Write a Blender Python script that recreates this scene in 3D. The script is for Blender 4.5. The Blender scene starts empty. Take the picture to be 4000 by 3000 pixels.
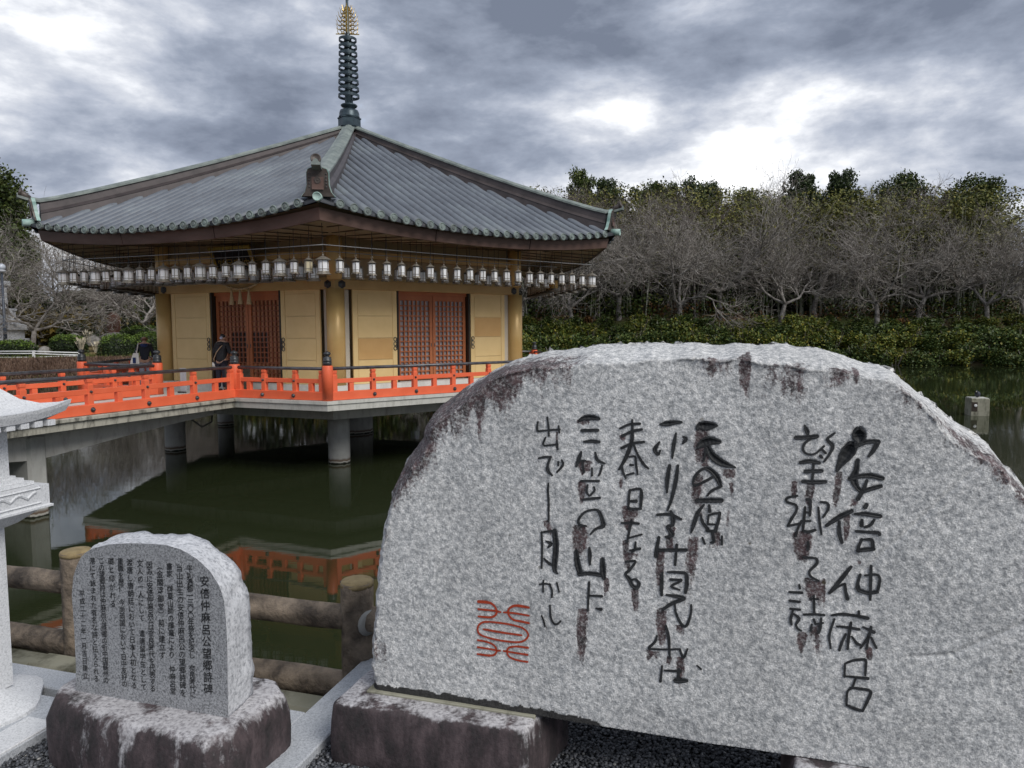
import bpy, bmesh, math, random
import numpy as np
from mathutils import Vector, Matrix
R = math.radians
scene = bpy.context.scene
col = scene.collection

# ---------------------------------------------------------------- camera
F, PITCH, ROLL, CAMH = 2769.06, R(4.272), R(-0.252), 3.6     # focal length in photo pixels (4000 wide)
cam_d = bpy.data.cameras.new('camera'); cam = bpy.data.objects.new('camera', cam_d); col.objects.link(cam)
cam_d.sensor_width = 36.0; cam_d.lens = 36.0 * F / 4000.0; cam_d.clip_start = 0.05; cam_d.clip_end = 3000.0
_f = Vector((0, math.cos(PITCH), -math.sin(PITCH))); _u = Vector((0, math.sin(PITCH), math.cos(PITCH))); _r = Vector((1, 0, 0))
_R = _r * math.cos(ROLL) + _u * math.sin(ROLL); _U = -_r * math.sin(ROLL) + _u * math.cos(ROLL)
cam.matrix_world = Matrix(((_R.x, _U.x, -_f.x, 0), (_R.y, _U.y, -_f.y, 0), (_R.z, _U.z, -_f.z, CAMH), (0, 0, 0, 1)))
scene.camera = cam

# ---------------------------------------------------------------- sky, sun, exposure
SUN_AZ, SUN_EL = R(138), R(42)           # azimuth clockwise from +Y
sdir = Vector((math.sin(SUN_AZ) * math.cos(SUN_EL), math.cos(SUN_AZ) * math.cos(SUN_EL), math.sin(SUN_EL)))
sun_d = bpy.data.lights.new('sun', 'SUN'); sun_d.energy = 1.5; sun_d.angle = R(30); sun_d.color = (1.0, 0.965, 0.92)
sun = bpy.data.objects.new('sun', sun_d); col.objects.link(sun)
sun.rotation_euler = (-sdir).to_track_quat('-Z', 'Y').to_euler(); sun.location = (20, -20, 40)

world = bpy.data.worlds.new('World'); scene.world = world; world.use_nodes = True
wt = world.node_tree; wt.nodes.clear()
def wn(t, **k):
    n = wt.nodes.new(t)
    for a, b in k.items(): setattr(n, a, b)
    return n
def wl(a, b): wt.links.new(a, b)
def wmath(op, a, b=None, clamp=False):
    n = wn('ShaderNodeMath', operation=op, use_clamp=clamp)
    for i, v in enumerate((a, b)):
        if v is None: continue
        if hasattr(v, 'is_linked'): wl(v, n.inputs[i])
        else: n.inputs[i].default_value = v
    return n.outputs[0]
sky = wn('ShaderNodeTexSky', sky_type='NISHITA', sun_disc=False, sun_elevation=SUN_EL, sun_rotation=SUN_AZ)
tc = wn('ShaderNodeTexCoord'); sp = wn('ShaderNodeSeparateXYZ'); wl(tc.outputs['Generated'], sp.inputs[0])
zc = wmath('ADD', wmath('MAXIMUM', sp.outputs[2], 0.0), 0.34)
cx_ = wmath('DIVIDE', sp.outputs[0], zc); cy_ = wmath('DIVIDE', sp.outputs[1], zc)
cb = wn('ShaderNodeCombineXYZ'); wl(cx_, cb.inputs[0]); wl(cy_, cb.inputs[1]); cb.inputs[2].default_value = 0.0
def wnoise(scale, detail, rough, off, dist=0.0):
    mp = wn('ShaderNodeMapping'); wl(tc.outputs['Generated'], mp.inputs[0]); mp.inputs['Location'].default_value = off
    mp.inputs['Scale'].default_value = (1.0, 1.0, 2.3)
    n = wn('ShaderNodeTexNoise'); wl(mp.outputs[0], n.inputs['Vector'])
    n.inputs['Scale'].default_value = scale; n.inputs['Detail'].default_value = detail; n.inputs['Roughness'].default_value = rough; n.inputs['Distortion'].default_value = dist
    return n.outputs[0]
big = wnoise(2.6, 2.0, 0.5, (9.1, 12.3, 3.3), 0.0)
fine = wnoise(6.3, 10.0, 0.58, (9.1, 12.3, 3.3), 0.1)
mixd = wmath('ADD', wmath('MULTIPLY', big, 0.5 * 1.4), wmath('SUBTRACT', wmath('MULTIPLY', fine, 0.5 * 1.4), 0.535 * 1.4 - 0.5))
lowb = wn('ShaderNodeMapRange'); wl(sp.outputs[2], lowb.inputs[0]); lowb.inputs[1].default_value = 0.05; lowb.inputs[2].default_value = 0.34; lowb.inputs[3].default_value = 0.055; lowb.inputs[4].default_value = -0.008
mixd = wmath('ADD', mixd, lowb.outputs[0])      # cloud decks thin out and pale towards the horizon
cr = wn('ShaderNodeValToRGB'); wl(mixd, cr.inputs[0])
e = cr.color_ramp.elements
e[0].position = 0.30; e[0].color = (0.115, 0.135, 0.18, 1)
e[1].position = 0.76; e[1].color = (1.0, 1.0, 1.0, 1)
for p, c in ((0.42, (0.195, 0.222, 0.28, 1)), (0.50, (0.295, 0.322, 0.382, 1)), (0.565, (0.42, 0.44, 0.485, 1)), (0.645, (0.66, 0.67, 0.69, 1))):
    q = e.new(p); q.color = c
gap = wn('ShaderNodeMapRange'); wl(fine, gap.inputs[0]); gap.inputs[1].default_value = 0.66; gap.inputs[2].default_value = 0.76; gap.inputs[3].default_value = 0.0; gap.inputs[4].default_value = 0.45
bg1 = wn('ShaderNodeBackground'); wl(cr.outputs[0], bg1.inputs[0]); bg1.inputs[1].default_value = 1.0
bg2 = wn('ShaderNodeBackground'); wl(sky.outputs[0], bg2.inputs[0]); bg2.inputs[1].default_value = 0.11
ms = wn('ShaderNodeMixShader'); wl(gap.outputs[0], ms.inputs[0]); wl(bg1.outputs[0], ms.inputs[1]); wl(bg2.outputs[0], ms.inputs[2])
wo = wn('ShaderNodeOutputWorld'); wl(ms.outputs[0], wo.inputs[0])
vs = scene.view_settings; vs.view_transform = 'Standard'; vs.look = 'None'; vs.exposure = 0.76; vs.gamma = 1.0; vs.use_curve_mapping = False
scene.cycles.max_bounces = 6; scene.cycles.diffuse_bounces = 3; scene.cycles.glossy_bounces = 3; scene.cycles.transparent_max_bounces = 6

# ---------------------------------------------------------------- photo pixels to directions
def ray(u, v):
    a, b = u - 2000.0, v - 1500.0
    uu = a * math.cos(ROLL) + b * math.sin(ROLL); vv = -a * math.sin(ROLL) + b * math.cos(ROLL)
    dx, dy = uu / F, -vv / F
    return np.array([dx, math.cos(PITCH) + dy * math.sin(PITCH), -math.sin(PITCH) + dy * math.cos(PITCH)])
CAM = np.array([0, 0, CAMH])
def onz(u, v, z): d = ray(u, v); return CAM + d * (z - CAMH) / d[2]
def aty(u, v, Y): d = ray(u, v); return CAM + d * Y / d[1]
AF = R(16.5); EX = np.array([math.cos(AF), -math.sin(AF), 0]); EY = np.array([math.sin(AF), math.cos(AF), 0])  # axes the stones, kerbs and log fence share
def LW(s, t, z): return EX * s + EY * t + np.array([0, 0, z])
def onface(u, v, t):          # pixel -> (s, z) on the upright plane at distance t along EY
    d = ray(u, v); k = t / np.dot(d, EY); P = CAM + d * k
    return np.dot(P, EX), P[2]

# ---------------------------------------------------------------- helpers
rng = random.Random(7); nrg = np.random.default_rng(11)
MATS = {}
def tag(o, label=None, cat=None, group=None, kind=None):
    if label: o['label'] = label
    if cat: o['category'] = cat
    if group: o['group'] = group
    if kind: o['kind'] = kind
    return o
def empty(name, loc, label=None, cat=None, group=None, rz=0.0):
    o = bpy.data.objects.new(name, None); o.empty_display_size = 0.2; col.objects.link(o)
    o.location = loc; o.rotation_euler = (0, 0, rz); o['base'] = [float(c) for c in loc]
    return tag(o, label, cat, group)
def root_base(p):
    off = Vector((0, 0, 0))
    while p is not None: off += p.location; p = p.parent
    return off
def link(name, me, parent=None, world=True):
    o = bpy.data.objects.new(name, me); col.objects.link(o)
    if parent is not None:
        o.parent = parent
        if world: o.location = -root_base(parent)
    return o
def setmat(me, mat, smooth=False):
    for m in (mat if isinstance(mat, (list, tuple)) else [mat]): me.materials.append(MATS[m] if isinstance(m, str) else m)
    if smooth: me.polygons.foreach_set('use_smooth', [True] * len(me.polygons))
def mk(name, V, Fc, mat, parent=None, smooth=False, world=True, midx=None):
    """one mesh object; V in world metres (or in the parent's own space when world=False)"""
    V = np.asarray(V, float).reshape(-1, 3)
    base = None
    if parent is None:
        base = np.array([V[:, 0].mean(), V[:, 1].mean(), V[:, 2].min()]); V = V - base
    me = bpy.data.meshes.new(name)
    if isinstance(Fc, np.ndarray) and Fc.ndim == 2:
        n, k = Fc.shape
        me.vertices.add(len(V)); me.vertices.foreach_set('co', V.astype(np.float32).ravel())
        me.loops.add(n * k); me.loops.foreach_set('vertex_index', Fc.astype(np.int32).ravel())
        me.polygons.add(n); me.polygons.foreach_set('loop_start', np.arange(0, n * k, k, dtype=np.int32))
        me.update(calc_edges=True)
    else:
        me.from_pydata([tuple(v) for v in V], [], [tuple(int(i) for i in f) for f in Fc]); me.update()
    setmat(me, mat, smooth)
    if midx is not None: me.polygons.foreach_set('material_index', np.asarray(midx, dtype=np.int32))
    o = link(name, me, parent, world)
    if base is not None: o.location = base
    return o
class MB:
    def __init__(s): s.v = []; s.f = []
    def add(s, V, Fc):
        b = len(s.v); s.v.extend([tuple(map(float, p)) for p in V]); s.f.extend([tuple(i + b for i in f) for f in Fc]); return s
    def box(s, c, hx, hy, hz, ax=(1, 0, 0), ay=(0, 1, 0), az=(0, 0, 1), bev=0.0):
        c, ax, ay, az = map(np.array, (c, ax, ay, az)); c = c.astype(float)
        if bev <= 0:
            V = [c + ax * hx * i + ay * hy * j + az * hz * k for k in (-1, 1) for j in (-1, 1) for i in (-1, 1)]
            return s.add(V, [(0, 2, 3, 1), (4, 5, 7, 6), (0, 1, 5, 4), (2, 6, 7, 3), (0, 4, 6, 2), (1, 3, 7, 5)])
        b = min(bev, hx * .9, hy * .9, hz * .9)
        loop = lambda x, y: [(-x, -y + b), (-x + b, -y), (x - b, -y), (x, -y + b), (x, y - b), (x - b, y), (-x + b, y), (-x, y - b)]
        rings = []
        for z, g in ((-hz, b), (-hz + b, 0), (hz - b, 0), (hz, b)):
            rings.append([c + ax * x + ay * y + az * z for x, y in loop(hx - g, hy - g)])
        return s.loft(rings, True, True)
    def bar(s, a, b, w, h, up=(0, 0, 1), bev=0.0):
        a, b = np.array(a, float), np.array(b, float); d = b - a; L = np.linalg.norm(d); d /= L
        side = np.cross(d, up); side /= np.linalg.norm(side); u = np.cross(side, d)
        return s.box((a + b) / 2, L / 2, w / 2, h / 2, d, side, u, bev)
    def loft(s, rings, cap0=False, cap1=False, closed=True):
        n = len(rings[0]); V = [p for r in rings for p in r]; Fc = []
        for i in range(len(rings) - 1):
            for j in range(n if closed else n - 1):
                k = (j + 1) % n; Fc.append((i * n + j, i * n + k, (i + 1) * n + k, (i + 1) * n + j))
        if cap0: Fc.append(tuple(range(n - 1, -1, -1)))
        if cap1: Fc.append(tuple((len(rings) - 1) * n + j for j in range(n)))
        return s.add(V, Fc)
    def lathe(s, c, prof, n=16, ax=(0, 0, 1), cap=True, ph=0.0):
        c = np.array(c, float); ax = np.array(ax, float); ax /= np.linalg.norm(ax)
        t = np.array([1, 0, 0]) if abs(ax[0]) < .9 else np.array([0, 1, 0]); a = t - ax * np.dot(t, ax); a /= np.linalg.norm(a); b = np.cross(ax, a)
        rings = [[c + ax * z + (a * math.cos(ph + 2 * math.pi * j / n) + b * math.sin(ph + 2 * math.pi * j / n)) * max(r, 1e-4) for j in range(n)] for r, z in prof]
        return s.loft(rings, cap, cap)
    def tube(s, pts, rad, n=8, cap=True):
        pts = [np.array(p, float) for p in pts]; rings = []
        if not hasattr(rad, '__len__'): rad = [rad] * len(pts)
        prev = None
        for i, p in enumerate(pts):
            d = pts[min(i + 1, len(pts) - 1)] - pts[max(i - 1, 0)]; d /= np.linalg.norm(d) + 1e-12
            if prev is None:
                t = np.array([0, 0, 1.]) if abs(d[2]) < .9 else np.array([1., 0, 0])
            else: t = prev
            a = t - d * np.dot(t, d); a /= np.linalg.norm(a); b = np.cross(d, a); prev = a
            rings.append([p + (a * math.cos(2 * math.pi * j / n) + b * math.sin(2 * math.pi * j / n)) * rad[i] for j in range(n)])
        return s.loft(rings, cap, cap)
    def mk(s, name, mat, parent=None, smooth=False, world=True): return mk(name, s.v, s.f, mat, parent, smooth, world)
def copy_tree(o, parent=None, loc=None, rz=None, sc=None):
    c = o.copy(); col.objects.link(c); c.parent = parent
    if loc is not None: c.location = loc
    if rz is not None: c.rotation_euler = (0, 0, rz)
    if sc is not None: c.scale = sc if hasattr(sc, '__len__') else (sc, sc, sc)
    for ch in o.children: copy_tree(ch, c)
    return c
def vnoise(x, y, seed=0):
    """smooth value noise on numpy arrays"""
    g = np.random.default_rng(seed).random((64, 64)); xi = np.floor(x).astype(int); yi = np.floor(y).astype(int); fx = x - xi; fy = y - yi
    fx = fx * fx * (3 - 2 * fx); fy = fy * fy * (3 - 2 * fy); G = lambda a, b: g[a % 64, b % 64]
    return (G(xi, yi) * (1 - fx) + G(xi + 1, yi) * fx) * (1 - fy) + (G(xi, yi + 1) * (1 - fx) + G(xi + 1, yi + 1) * fx) * fy
def fbm(x, y, seed=0, oct=4):
    x = np.asarray(x, float); y = np.asarray(y, float); s = 0; a = .5
    for o in range(oct): s = s + a * vnoise(x * 2 ** o + 13.1 * o, y * 2 ** o + 7.7 * o, seed + o); a *= .5
    return s / (1 - .5 ** oct)

# ---------------------------------------------------------------- materials
class NM:
    def __init__(s, name):
        s.m = bpy.data.materials.new(name); s.m.use_nodes = True; s.t = s.m.node_tree; s.b = s.t.nodes['Principled BSDF']; MATS[name] = s.m
        g = s.t.nodes.new('ShaderNodeNewGeometry'); s.pos = g.outputs['Position']; s.isl = g.outputs['Random Per Island']; s.nrm = g.outputs['Normal']
    def n(s, t, **k):
        x = s.t.nodes.new(t)
        for a, b in k.items(): setattr(x, a, b)
        return x
    def l(s, a, b): s.t.links.new(a, b)
    def noise(s, scale, detail=4, rough=.55, vec=None, stretch=None, out=0, dist=0):
        v = vec or s.pos
        if stretch:
            mp = s.n('ShaderNodeMapping'); s.l(v, mp.inputs[0]); mp.inputs['Scale'].default_value = stretch; v = mp.outputs[0]
        n = s.n('ShaderNodeTexNoise'); s.l(v, n.inputs['Vector']); n.inputs['Scale'].default_value = scale; n.inputs['Detail'].default_value = detail; n.inputs['Roughness'].default_value = rough; n.inputs['Distortion'].default_value = dist
        return n.outputs[out]
    def voro(s, scale, vec=None, feat='F1', out='Distance'):
        n = s.n('ShaderNodeTexVoronoi', feature=feat); s.l(vec or s.pos, n.inputs['Vector']); n.inputs['Scale'].default_value = scale
        return n.outputs[out]
    def ramp(s, fac, stops):
        r = s.n('ShaderNodeValToRGB'); s.l(fac, r.inputs[0]); e = r.color_ramp.elements
        for i, (p, c) in enumerate(stops):
            q = e[i] if i < 2 else e.new(p)
            q.position = p; q.color = (*c, 1) if len(c) == 3 else c
        return r.outputs[0]
    def rng(s, fac, a, b, c=0.0, d=1.0):
        r = s.n('ShaderNodeMapRange'); s.l(fac, r.inputs[0])
        for i, v in enumerate((a, b, c, d)): r.inputs[i + 1].default_value = v
        return r.outputs[0]
    def math(s, op, a, b=None):
        n = s.n('ShaderNodeMath', operation=op)
        for i, v in enumerate((a, b)):
            if v is None: continue
            if hasattr(v, 'is_linked'): s.l(v, n.inputs[i])
            else: n.inputs[i].default_value = v
        return n.outputs[0]
    def mix(s, fac, a, b, mode='MIX'):
        n = s.n('ShaderNodeMix', data_type='RGBA', blend_type=mode)
        for i, v in ((0, fac), (6, a), (7, b)):
            if hasattr(v, 'is_linked'): s.l(v, n.inputs[i])
            elif i == 0: n.inputs[0].default_value = v
            else: n.inputs[i].default_value = (*v, 1)
        return n.outputs[2]
    def col(s, c):
        if hasattr(c, 'is_linked'): s.l(c, s.b.inputs['Base Color'])
        else: s.b.inputs['Base Color'].default_value = (*c, 1)
        return s
    def set(s, rough=.6, metal=0., spec=.5, **k):
        if hasattr(rough, 'is_linked'): s.l(rough, s.b.inputs['Roughness'])
        else: s.b.inputs['Roughness'].default_value = rough
        s.b.inputs['Metallic'].default_value = metal; s.b.inputs['Specular IOR Level'].default_value = spec
        for a, b in k.items(): s.b.inputs[a.replace('_', ' ')].default_value = b
        return s
    def bump(s, h, strength=.3, dist=.01, inv=False):
        b = s.n('ShaderNodeBump', invert=inv); s.l(h, b.inputs['Height']); b.inputs['Strength'].default_value = strength; b.inputs['Distance'].default_value = dist
        if s.b.inputs['Normal'].is_linked: s.l(s.b.inputs['Normal'].links[0].from_socket, b.inputs['Normal'])
        s.l(b.outputs[0], s.b.inputs['Normal']); return s
def simple(name, c, c2=None, scale=3.0, rough=.6, metal=0., spec=.5, stretch=None, bscale=None, bstr=.2, bdist=.01, lo=.35, hi=.65, detail=5):
    m = NM(name)
    if c2: m.col(m.ramp(m.noise(scale, detail, .6, stretch=stretch), [(lo, c), (hi, c2)]))
    else: m.col(c)
    m.set(rough, metal, spec)
    if bscale: m.bump(m.noise(bscale, 5, .6, stretch=stretch), bstr, bdist)
    return m
# paint and metal of the hall
m = NM('orange'); w = m.noise(2.2, 5, .6); d = m.noise(14, 5, .65)
c0 = m.ramp(w, [(.3, (.74, .125, .05)), (.7, (.84, .165, .072))]); m.col(m.mix(m.rng(d, .66, .74), c0, (.62, .22, .12))); m.set(.45, 0, .4)
simple('black_metal', (.018, .019, .021), (.055, .06, .065), 9, .38, 0, .6)
simple('rail_tube', (.055, .055, .062), (.12, .12, .13), 6, .35, .25, .6, stretch=(1, 1, 1))
simple('gold_wall', (.70, .51, .23), (.77, .575, .275), 1.3, .5, 0, .4)
simple('gold_panel', (.55, .33, .12), (.61, .38, .15), 1.6, .5, 0, .4)
simple('gold_column', (.58, .385, .14), (.66, .45, .18), 1.1, .38, .15, .5)
simple('gold_beam', (.50, .33, .13), (.57, .39, .165), 1.4, .5, 0, .4)
simple('plaster', (.34, .25, .14), (.40, .30, .17), 1.3, .7)
simple('jamb', (.52, .47, .38), (.58, .53, .43), 1.2, .55)
simple('gap', (.03, .02, .012), None)
simple('door_wood', (.36, .115, .042), (.44, .15, .058), 3, .5, 0, .4, stretch=(1, 1, .15))
simple('lattice_dark', (.20, .058, .020), (.26, .08, .03), 3, .55)  # darker brown bars, deepened further for the shadow lines of the lattice
simple('door_board', (.54, .25, .12), (.61, .295, .15), 3, .55)
simple('door_paper', (.30, .29, .30), (.42, .41, .42), 2.5, .3, 0, .6)
simple('dark_glass', (.03, .025, .025), (.09, .07, .06), 4, .12, 0, .6)
m = NM('tile'); n1 = m.noise(.7, 6, .62); n2 = m.noise(7, 4, .6)
c0 = m.ramp(n1, [(.3, (.028, .030, .035)), (.55, (.045, .050, .057)), (.75, (.065, .075, .08))]); m.col(m.mix(m.rng(n2, .55, .75, 0, .5), c0, (.10, .085, .085))); m.set(.36, .35, .5); m.bump(n2, .15, .004)  # pans coloured darker to stand for the shadow between the rolls
m = NM('tile_roll'); n1 = m.noise(.8, 6, .62); n2 = m.noise(9, 4, .6)
c0 = m.ramp(n1, [(.3, (.10, .112, .132)), (.55, (.145, .163, .188)), (.75, (.20, .23, .245))]); m.col(m.mix(m.rng(n2, .55, .75, 0, .45), c0, (.09, .08, .083))); m.set(.5, .1, .45); m.bump(n2, .12, .004)  # rolls coloured lighter so they read as lit against the pans
simple('tile_cap', (.10, .115, .11), (.22, .27, .25), 5, .55)
simple('patina', (.20, .34, .30), (.42, .55, .50), 4.5, .6)
simple('patina_grey', (.13, .155, .145), (.25, .285, .26), 3, .55)
simple('ridge_side', (.040, .033, .033), (.075, .061, .060), 2.4, .45, .2)
simple('bronze_plate', (.060, .047, .040), (.11, .09, .078), 5, .5, .2)
simple('fascia', (.105, .060, .046), (.17, .105, .085), 1.1, .48, .15, stretch=(1, 1, 3))
simple('soffit', (.27, .20, .125), (.35, .265, .165), .8, .7)
simple('soffit_rib', (.10, .07, .04), None)
simple('spire', (.030, .046, .058), (.055, .082, .095), 5, .38, .4)
simple('gilt', (.52, .36, .09), (.40, .27, .07), 8, .32, .8)
simple('lantern_metal', (.16, .145, .12), (.28, .255, .215), 12, .5, .3)
simple('lantern_dark', (.075, .068, .055), (.15, .135, .11), 10, .5, .3)
simple('lantern_paper', (.74, .74, .74), (.82, .82, .82), 30, .6)
simple('lantern_cream', (.60, .53, .36), None)
simple('lantern_amber', (.42, .24, .05), (.50, .32, .09), 8, .5)
simple('rod', (.03, .03, .03), None)
simple('wire', (.30, .30, .30), None, rough=.4)
simple('plaque', (.012, .010, .012), None, rough=.3)
simple('rope', (.40, .31, .17), (.50, .40, .24), 30, .9)
# concrete
def concrete(name, a, b, stain, amt=.5, tide=False):
    m = NM(name); c0 = m.ramp(m.noise(1.4, 6, .62), [(.3, a), (.7, b)])
    st = m.noise(2.2, 7, .68, stretch=(2.2, 2.2, .7)); c1 = m.mix(m.rng(st, .48, .68, 0, amt), c0, stain)
    if tide:
        sx = m.n('ShaderNodeSeparateXYZ'); m.l(m.pos, sx.inputs[0]); zz = m.math('ADD', sx.outputs[2], m.math('MULTIPLY', m.noise(9, 4, .6, stretch=(1, 1, .2)), .09))
        c1 = m.mix(m.rng(zz, .20, .14), c1, (.12, .085, .06)); c1 = m.mix(m.rng(zz, .115, .105), c1, (.34, .33, .29)); c1 = m.mix(m.rng(zz, .075, .065), c1, (.015, .015, .012))
    m.col(c1); m.set(.85, 0, .3); m.bump(m.noise(40, 4, .6), .25, .004)
    return m
concrete('concrete', (.33, .325, .30), (.45, .44, .405), (.16, .15, .13), .5)
concrete('concrete_edge', (.50, .495, .45), (.60, .59, .54), (.20, .20, .17), .45)
concrete('concrete_dirty', (.30, .29, .24), (.46, .44, .37), (.03, .028, .022), 1.0)
concrete('concrete_pier', (.30, .30, .28), (.42, .42, .39), (.17, .16, .145), .4, True)
concrete('deck_floor', (.52, .51, .475), (.60, .59, .55), (.40, .39, .36), .4)
concrete('plinth', (.56, .555, .52), (.64, .63, .60), (.42, .41, .37), .5)
concrete('old_concrete', (.20, .195, .14), (.36, .35, .28), (.045, .044, .026), .95)
# stone
def granite(name, light, mid, dark, sc=55., rough=.75, bstr=.35, speck=.5):
    m = NM(name); n = m.noise(sc, 3, .65); n2 = m.noise(sc * .22, 4, .6); v = m.voro(sc * 1.6)
    c0 = m.ramp(n, [(.36, dark), (.47, mid), (.60, light)]); c0 = m.mix(m.rng(n2, .42, .66, 0, .45), c0, mid)
    c0 = m.mix(m.rng(v, .16, .05, 0, speck), c0, tuple(x * .35 for x in dark))
    m.gr = c0; m.col(c0); m.set(rough, 0, .4); m.bump(n, bstr, .004); return m
granite('granite_pale', (.70, .71, .72), (.60, .61, .62), (.46, .47, .48), 130, .8, .2, .25)
granite('granite_kerb', (.50, .52, .545), (.40, .42, .445), (.27, .285, .305), 150, .8, .2, .45)
granite('granite_polished', (.40, .41, .42), (.25, .255, .265), (.10, .105, .11), 150, .35, .03, .6)
granite('granite_rough', (.66, .67, .69), (.52, .53, .55), (.30, .31, .33), 70, .85, .7, .4)
def stained(name, lo, hi, streak=(7, 7, .8)):
    m = granite(name, (.52, .51, .52), (.38, .37, .38), (.20, .19, .20), 75, .8, .6, .4)
    sx = m.n('ShaderNodeSeparateXYZ'); m.l(m.nrm, sx.inputs[0])
    k = m.math('ADD', m.math('ADD', m.noise(1.0, 7, .66, stretch=streak), m.math('MULTIPLY', m.noise(30, 4, .7), .25)), m.math('MULTIPLY', sx.outputs[2], -.20))
    st = m.ramp(m.noise(2.5, 7, .72, stretch=(5, 5, 1.9)), [(.36, (.012, .010, .010)), (.5, (.038, .026, .028)), (.66, (.095, .068, .071))])
    m.col(m.mix(m.rng(k, lo, hi, 0, .96), m.gr, st)); return m
stained('stained_block', .40, .52); stained('stained_base', .40, .52)
# monument face: stains and seepage marks are painted per vertex in the mesh attribute "stain"
m = granite('monument_face', (.84, .84, .83), (.60, .61, .61), (.23, .245, .255), 88, .82, .9, .45)
pt = m.ramp(m.noise(58, 6, .68), [(.38, (.36, .37, .375)), (.49, (.555, .56, .555)), (.60, (.78, .775, .755))]); sp1_ = m.rng(m.noise(210, 3, .7), .34, .62, .60, 1.12); sp2_ = m.rng(m.noise(3.2, 3, .5), .35, .65, .90, 1.08)
m.gr = m.mix(1.0, m.mix(1.0, pt, sp1_, 'MULTIPLY'), sp2_, 'MULTIPLY')
at = m.n('ShaderNodeAttribute', attribute_name='stain'); at2 = m.n('ShaderNodeAttribute', attribute_name='soot')
wn_ = m.noise(28, 6, .7, stretch=(1, 1, .3)); nf = m.noise(95, 3, .7)
thr = m.math('ADD', m.math('MULTIPLY', m.rng(wn_, .28, .72), .55), m.math('MULTIPLY', m.rng(nf, .28, .72), .45))
k = m.math('SUBTRACT', at.outputs['Fac'], m.math('ADD', m.math('MULTIPLY', thr, .95), .06))
stc = m.ramp(m.noise(22, 5, .7), [(.36, (.016, .010, .011)), (.5, (.050, .026, .028)), (.66, (.12, .070, .072))])
gm = m.rng(m.noise(110, 3, .7), .46, .66, 1.0, .55)
cc = m.mix(m.math('MULTIPLY', m.rng(k, -.10, .14, 0, .96), gm), m.gr, stc)
pm = m.rng(m.voro(6.5), .055, .035, 0, .85); cc = m.mix(m.math('MULTIPLY', pm, m.rng(m.noise(9, 2, .5), .45, .55)), cc, (.07, .06, .03))
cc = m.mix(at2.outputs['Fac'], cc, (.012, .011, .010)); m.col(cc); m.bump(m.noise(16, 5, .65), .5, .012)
simple('ink', (.012, .013, .014), (.03, .032, .034), 60, .65, bscale=180, bstr=.3, bdist=.003)
simple('seal_red', (.46, .055, .016), (.34, .04, .012), 60, .6, bscale=180, bstr=.3, bdist=.003)
simple('ink_black', (.012, .012, .013), None, rough=.5)
simple('log_bark', (.060, .047, .036), (.31, .245, .18), 7, .8, stretch=(1, 1, 1), bscale=28, bstr=.8, bdist=.02)
m = MATS['log_bark']
simple('log_end', (.22, .165, .08), (.34, .26, .13), 20, .8, bscale=60, bstr=.3)
simple('old_log', (.14, .09, .05), (.34, .25, .15), 9, .9, bscale=30, bstr=.6, bdist=.01)
m = NM('soil'); m.col(m.ramp(m.noise(14, 6, .7), [(.35, (.045, .034, .020)), (.6, (.085, .075, .032)), (.75, (.12, .11, .06))])); m.set(.95, 0, .2); m.bump(m.noise(60, 4, .6), .6, .01)
m = NM('gravel_bed'); v = m.voro(95); m.col(m.ramp(v, [(0., (.075, .078, .085)), (.6, (.02, .021, .023))])); m.set(.8); m.bump(v, .8, .006, True)
m = NM('pebble'); m.col(m.ramp(m.isl, [(0, (.028, .030, .034)), (.45, (.065, .069, .078)), (.8, (.115, .12, .132)), (.97, (.17, .172, .18)), (1., (.32, .31, .29))])); m.set(.55, 0, .5)
# water
m = NM('water'); m.col((.021, .027, .0115)); m.set(.012, 0, .5, IOR=1.333)
mp = m.noise(1.0, 3, .55, stretch=(.9, 2.6, 1)); mp2 = m.noise(1.0, 4, .6, stretch=(5, 15, 1)); big_ = m.noise(.10, 3, .5)
m.bump(m.math('ADD', mp, m.math('MULTIPLY', mp2, .16)), .10, .05); calm = m.rng(big_, .38, .62, .25, 1.2)
m.l(m.math('MULTIPLY', calm, .05), [n for n in m.t.nodes if n.type == 'BUMP'][-1].inputs['Strength'])
# ground and plants
m = NM('ground'); sx = m.n('ShaderNodeSeparateXYZ'); m.l(m.pos, sx.inputs[0])
g1 = m.ramp(m.noise(.5, 6, .65), [(.3, (.045, .040, .018)), (.5, (.095, .078, .040)), (.7, (.15, .115, .065))]); m.col(m.mix(m.rng(m.noise(.09, 3, .5), .45, .6), g1, (.06, .075, .022))); m.set(.95, 0, .2); m.bump(m.noise(3, 5, .6), .6, .1)
simple('garden_turf', (.20, .155, .07), (.30, .235, .12), .8, .95, spec=.2, bscale=8, bstr=.5, bdist=.05)
def leafm(name, stops, rough=.55, trans=.25):
    m = NM(name); c = m.ramp(m.isl, stops); n = m.noise(.35, 3, .6); m.col(m.mix(m.rng(n, .35, .65, 0, .6), c, tuple(x * .75 for x in stops[0][1]), 'MIX')); m.set(rough, 0, .3)
    m.b.inputs['Subsurface Weight'].default_value = 0.0
    return m
leafm('leaf_shrub', [(0, (.045, .068, .014)), (.45, (.10, .14, .022)), (.78, (.20, .20, .028)), (1, (.36, .29, .04))])
leafm('leaf_shrub_dark', [(0, (.032, .055, .014)), (.5, (.062, .10, .022)), (.85, (.12, .15, .03)), (1, (.24, .21, .04))])
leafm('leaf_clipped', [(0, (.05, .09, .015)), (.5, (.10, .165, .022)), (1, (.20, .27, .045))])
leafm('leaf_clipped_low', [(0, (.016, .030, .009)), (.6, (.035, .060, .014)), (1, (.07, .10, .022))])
leafm('leaf_evergreen', [(0, (.018, .032, .011)), (.5, (.042, .066, .020)), (1, (.10, .13, .04))])
leafm('leaf_evergreen_light', [(0, (.03, .05, .012)), (.5, (.07, .10, .02)), (1, (.14, .16, .04))])
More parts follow.
